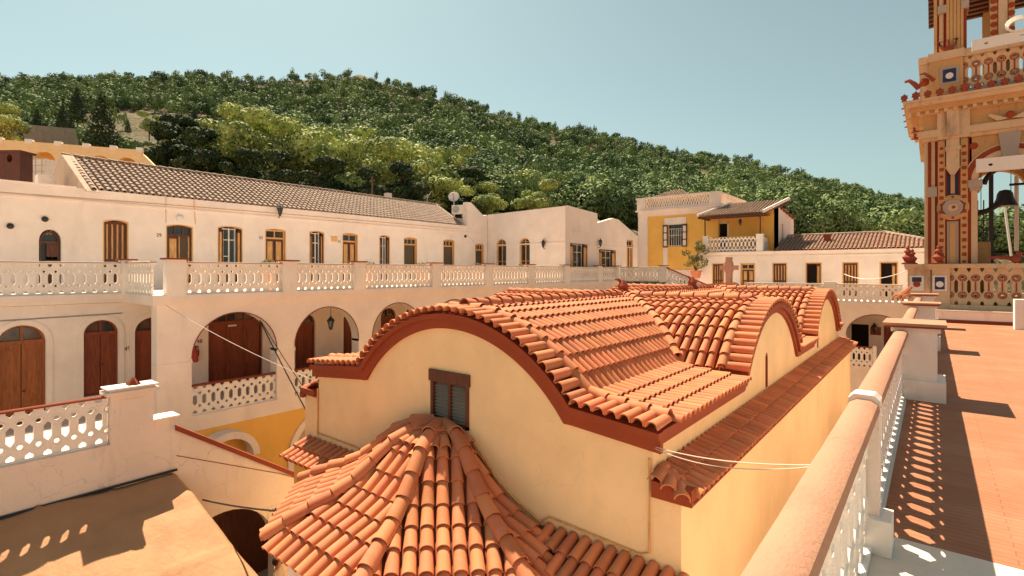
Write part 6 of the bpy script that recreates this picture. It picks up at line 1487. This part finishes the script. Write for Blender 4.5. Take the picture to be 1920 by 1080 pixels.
# forest over the hill: one mass nobody could count
rg = np.random.default_rng(5); var = []
for k in range(7):
    lb = [(0, 0, .52, .36, .34)]+[(rg.uniform(-.3, .3), rg.uniform(-.3, .3), rg.uniform(.45, .85), rg.uniform(.18, .28), rg.uniform(.15, .22)) for _ in range(5)]
    var.append((leaf_cloud(lb, 260, .062, 100+k, .15, .25), leaf_cloud(lb, 850, .036, 200+k, .15, .3)))
allv = []; cnt = 0
for i in range(6600):
    x = rnd.uniform(-1150, 1130)+960 if i % 3 else rnd.uniform(-30, 1760)
    f = rnd.random()**1.0; g = f; D, d0 = Dr(x), D0(x); d = d0+(D-d0)*g**(1/.72) if rnd.random() < .75 else d0+(D-d0)*rnd.random()
    if d < 86: continue
    p = hillP(x, d); yimg = HORIZON-p.z/d*F_PX
    if 150 < x < 440 and 212+max(0, x-300)*.2 < yimg and rnd.random() < .97: continue
    if x < 150 and yimg > 222 and rnd.random() < .95: continue
    if 640 < x < 735 and yimg < 166 and rnd.random() < .65: continue
    if 1290 < x < 1345 and 318 < yimg < 350 and rnd.random() < .8: continue
    H = rnd.uniform(7.0, 11.5)*(1.0 if d > 140 else .85); v = var[rnd.randrange(7)][1 if d < 190 else 0]; a = rnd.uniform(0, 6.28); c_, s_ = math.cos(a), math.sin(a); ws = H*rnd.uniform(.85, 1.1)
    if rnd.random() < .16: ws = H*.5; H *= 1.15
    q_ = np.stack([(v[:, 0]*c_-v[:, 1]*s_)*ws+p.x, (v[:, 0]*s_+v[:, 1]*c_)*ws+p.y, v[:, 2]*H+p.z-.8], 1); allv.append(q_); cnt += 1
fo = bpy.data.objects.new('forest', quads_mesh('forest', np.concatenate(allv), 'forest')); col.objects.link(fo); fo['kind'] = 'stuff'
# scrub on the bare rocky patch
sv_ = []
for i in range(420):
    x, y = rnd.uniform(120, 460), 0; d = rnd.uniform(80, 150); p = hillP(x, d); H = rnd.uniform(.5, 1.6); v = var[rnd.randrange(7)][0]
    sv_.append(np.stack([v[:, 0]*H*1.4+p.x, v[:, 1]*H*1.4+p.y, v[:, 2]*H+p.z-.3], 1))
fo = bpy.data.objects.new('scrub', quads_mesh('scrub', np.concatenate(sv_), 'forest')); col.objects.link(fo); fo['kind'] = 'stuff'
# potted shrub beside the yellow house
sp_ = P(1305, 500, 41); sh = empty('potted_shrub', (sp_.x, sp_.y, sp_.z-.9), 'leafy shrub in a terracotta pot in front of the yellow house', 'plant')
bz0 = Vector(sh.location); MB().lathe(bz0, [(.3, 0), (.42, .5), (.46, .5), (.46, .6)], 12).build('pot', 'tile', sh)
lb = [(rnd.uniform(-.8, .8), rnd.uniform(-.5, .5), rnd.uniform(1.0, 2.9), rnd.uniform(.22, .42), rnd.uniform(.2, .4)) for _ in range(13)]
o = bpy.data.objects.new('foliage', quads_mesh('foliage', leaf_cloud(lb, 900, .085, 9), 'bushleaf')); col.objects.link(o); o.parent = sh
q = MB()
for l in lb: q.tube([bz0+Vector((0, 0, .5)), bz0+Vector((l[0]*.4, l[1]*.4, .5+l[2]*.5)), bz0+Vector(l[:3])], .03, 5, .01)
q.build('stem', 'bark', sh)
# flowering pots on the upper terrace seen above the parapet
for x, lb_ in ((503, 'small potted plant peeping over the parapet below the ochre double door'), (690, 'low potted plant behind the third parapet bay'), (790, 'trailing potted plant behind the parapet near the tall screen door'), (893, 'yellowish potted plant in front of the last door of the row'), (978, 'potted plant below the right arched annex window')):
    Yp = yX(x, XW-.9); r = empty('plant_pot', (XW-.9, Yp, -.76), lb_, 'plant', 'potted plants on the upper terrace'); b0 = Vector(r.location)
    MB().lathe(b0, [(.2, 0), (.27, .7), (.3, .7), (.3, .8)], 10).build('pot', 'tile', r)
    o = bpy.data.objects.new('foliage', quads_mesh('foliage', leaf_cloud([(0, 0, 1.0, .3, .2)], 110, .06, int(x)), 'bushleaf')); col.objects.link(o); o.parent = r
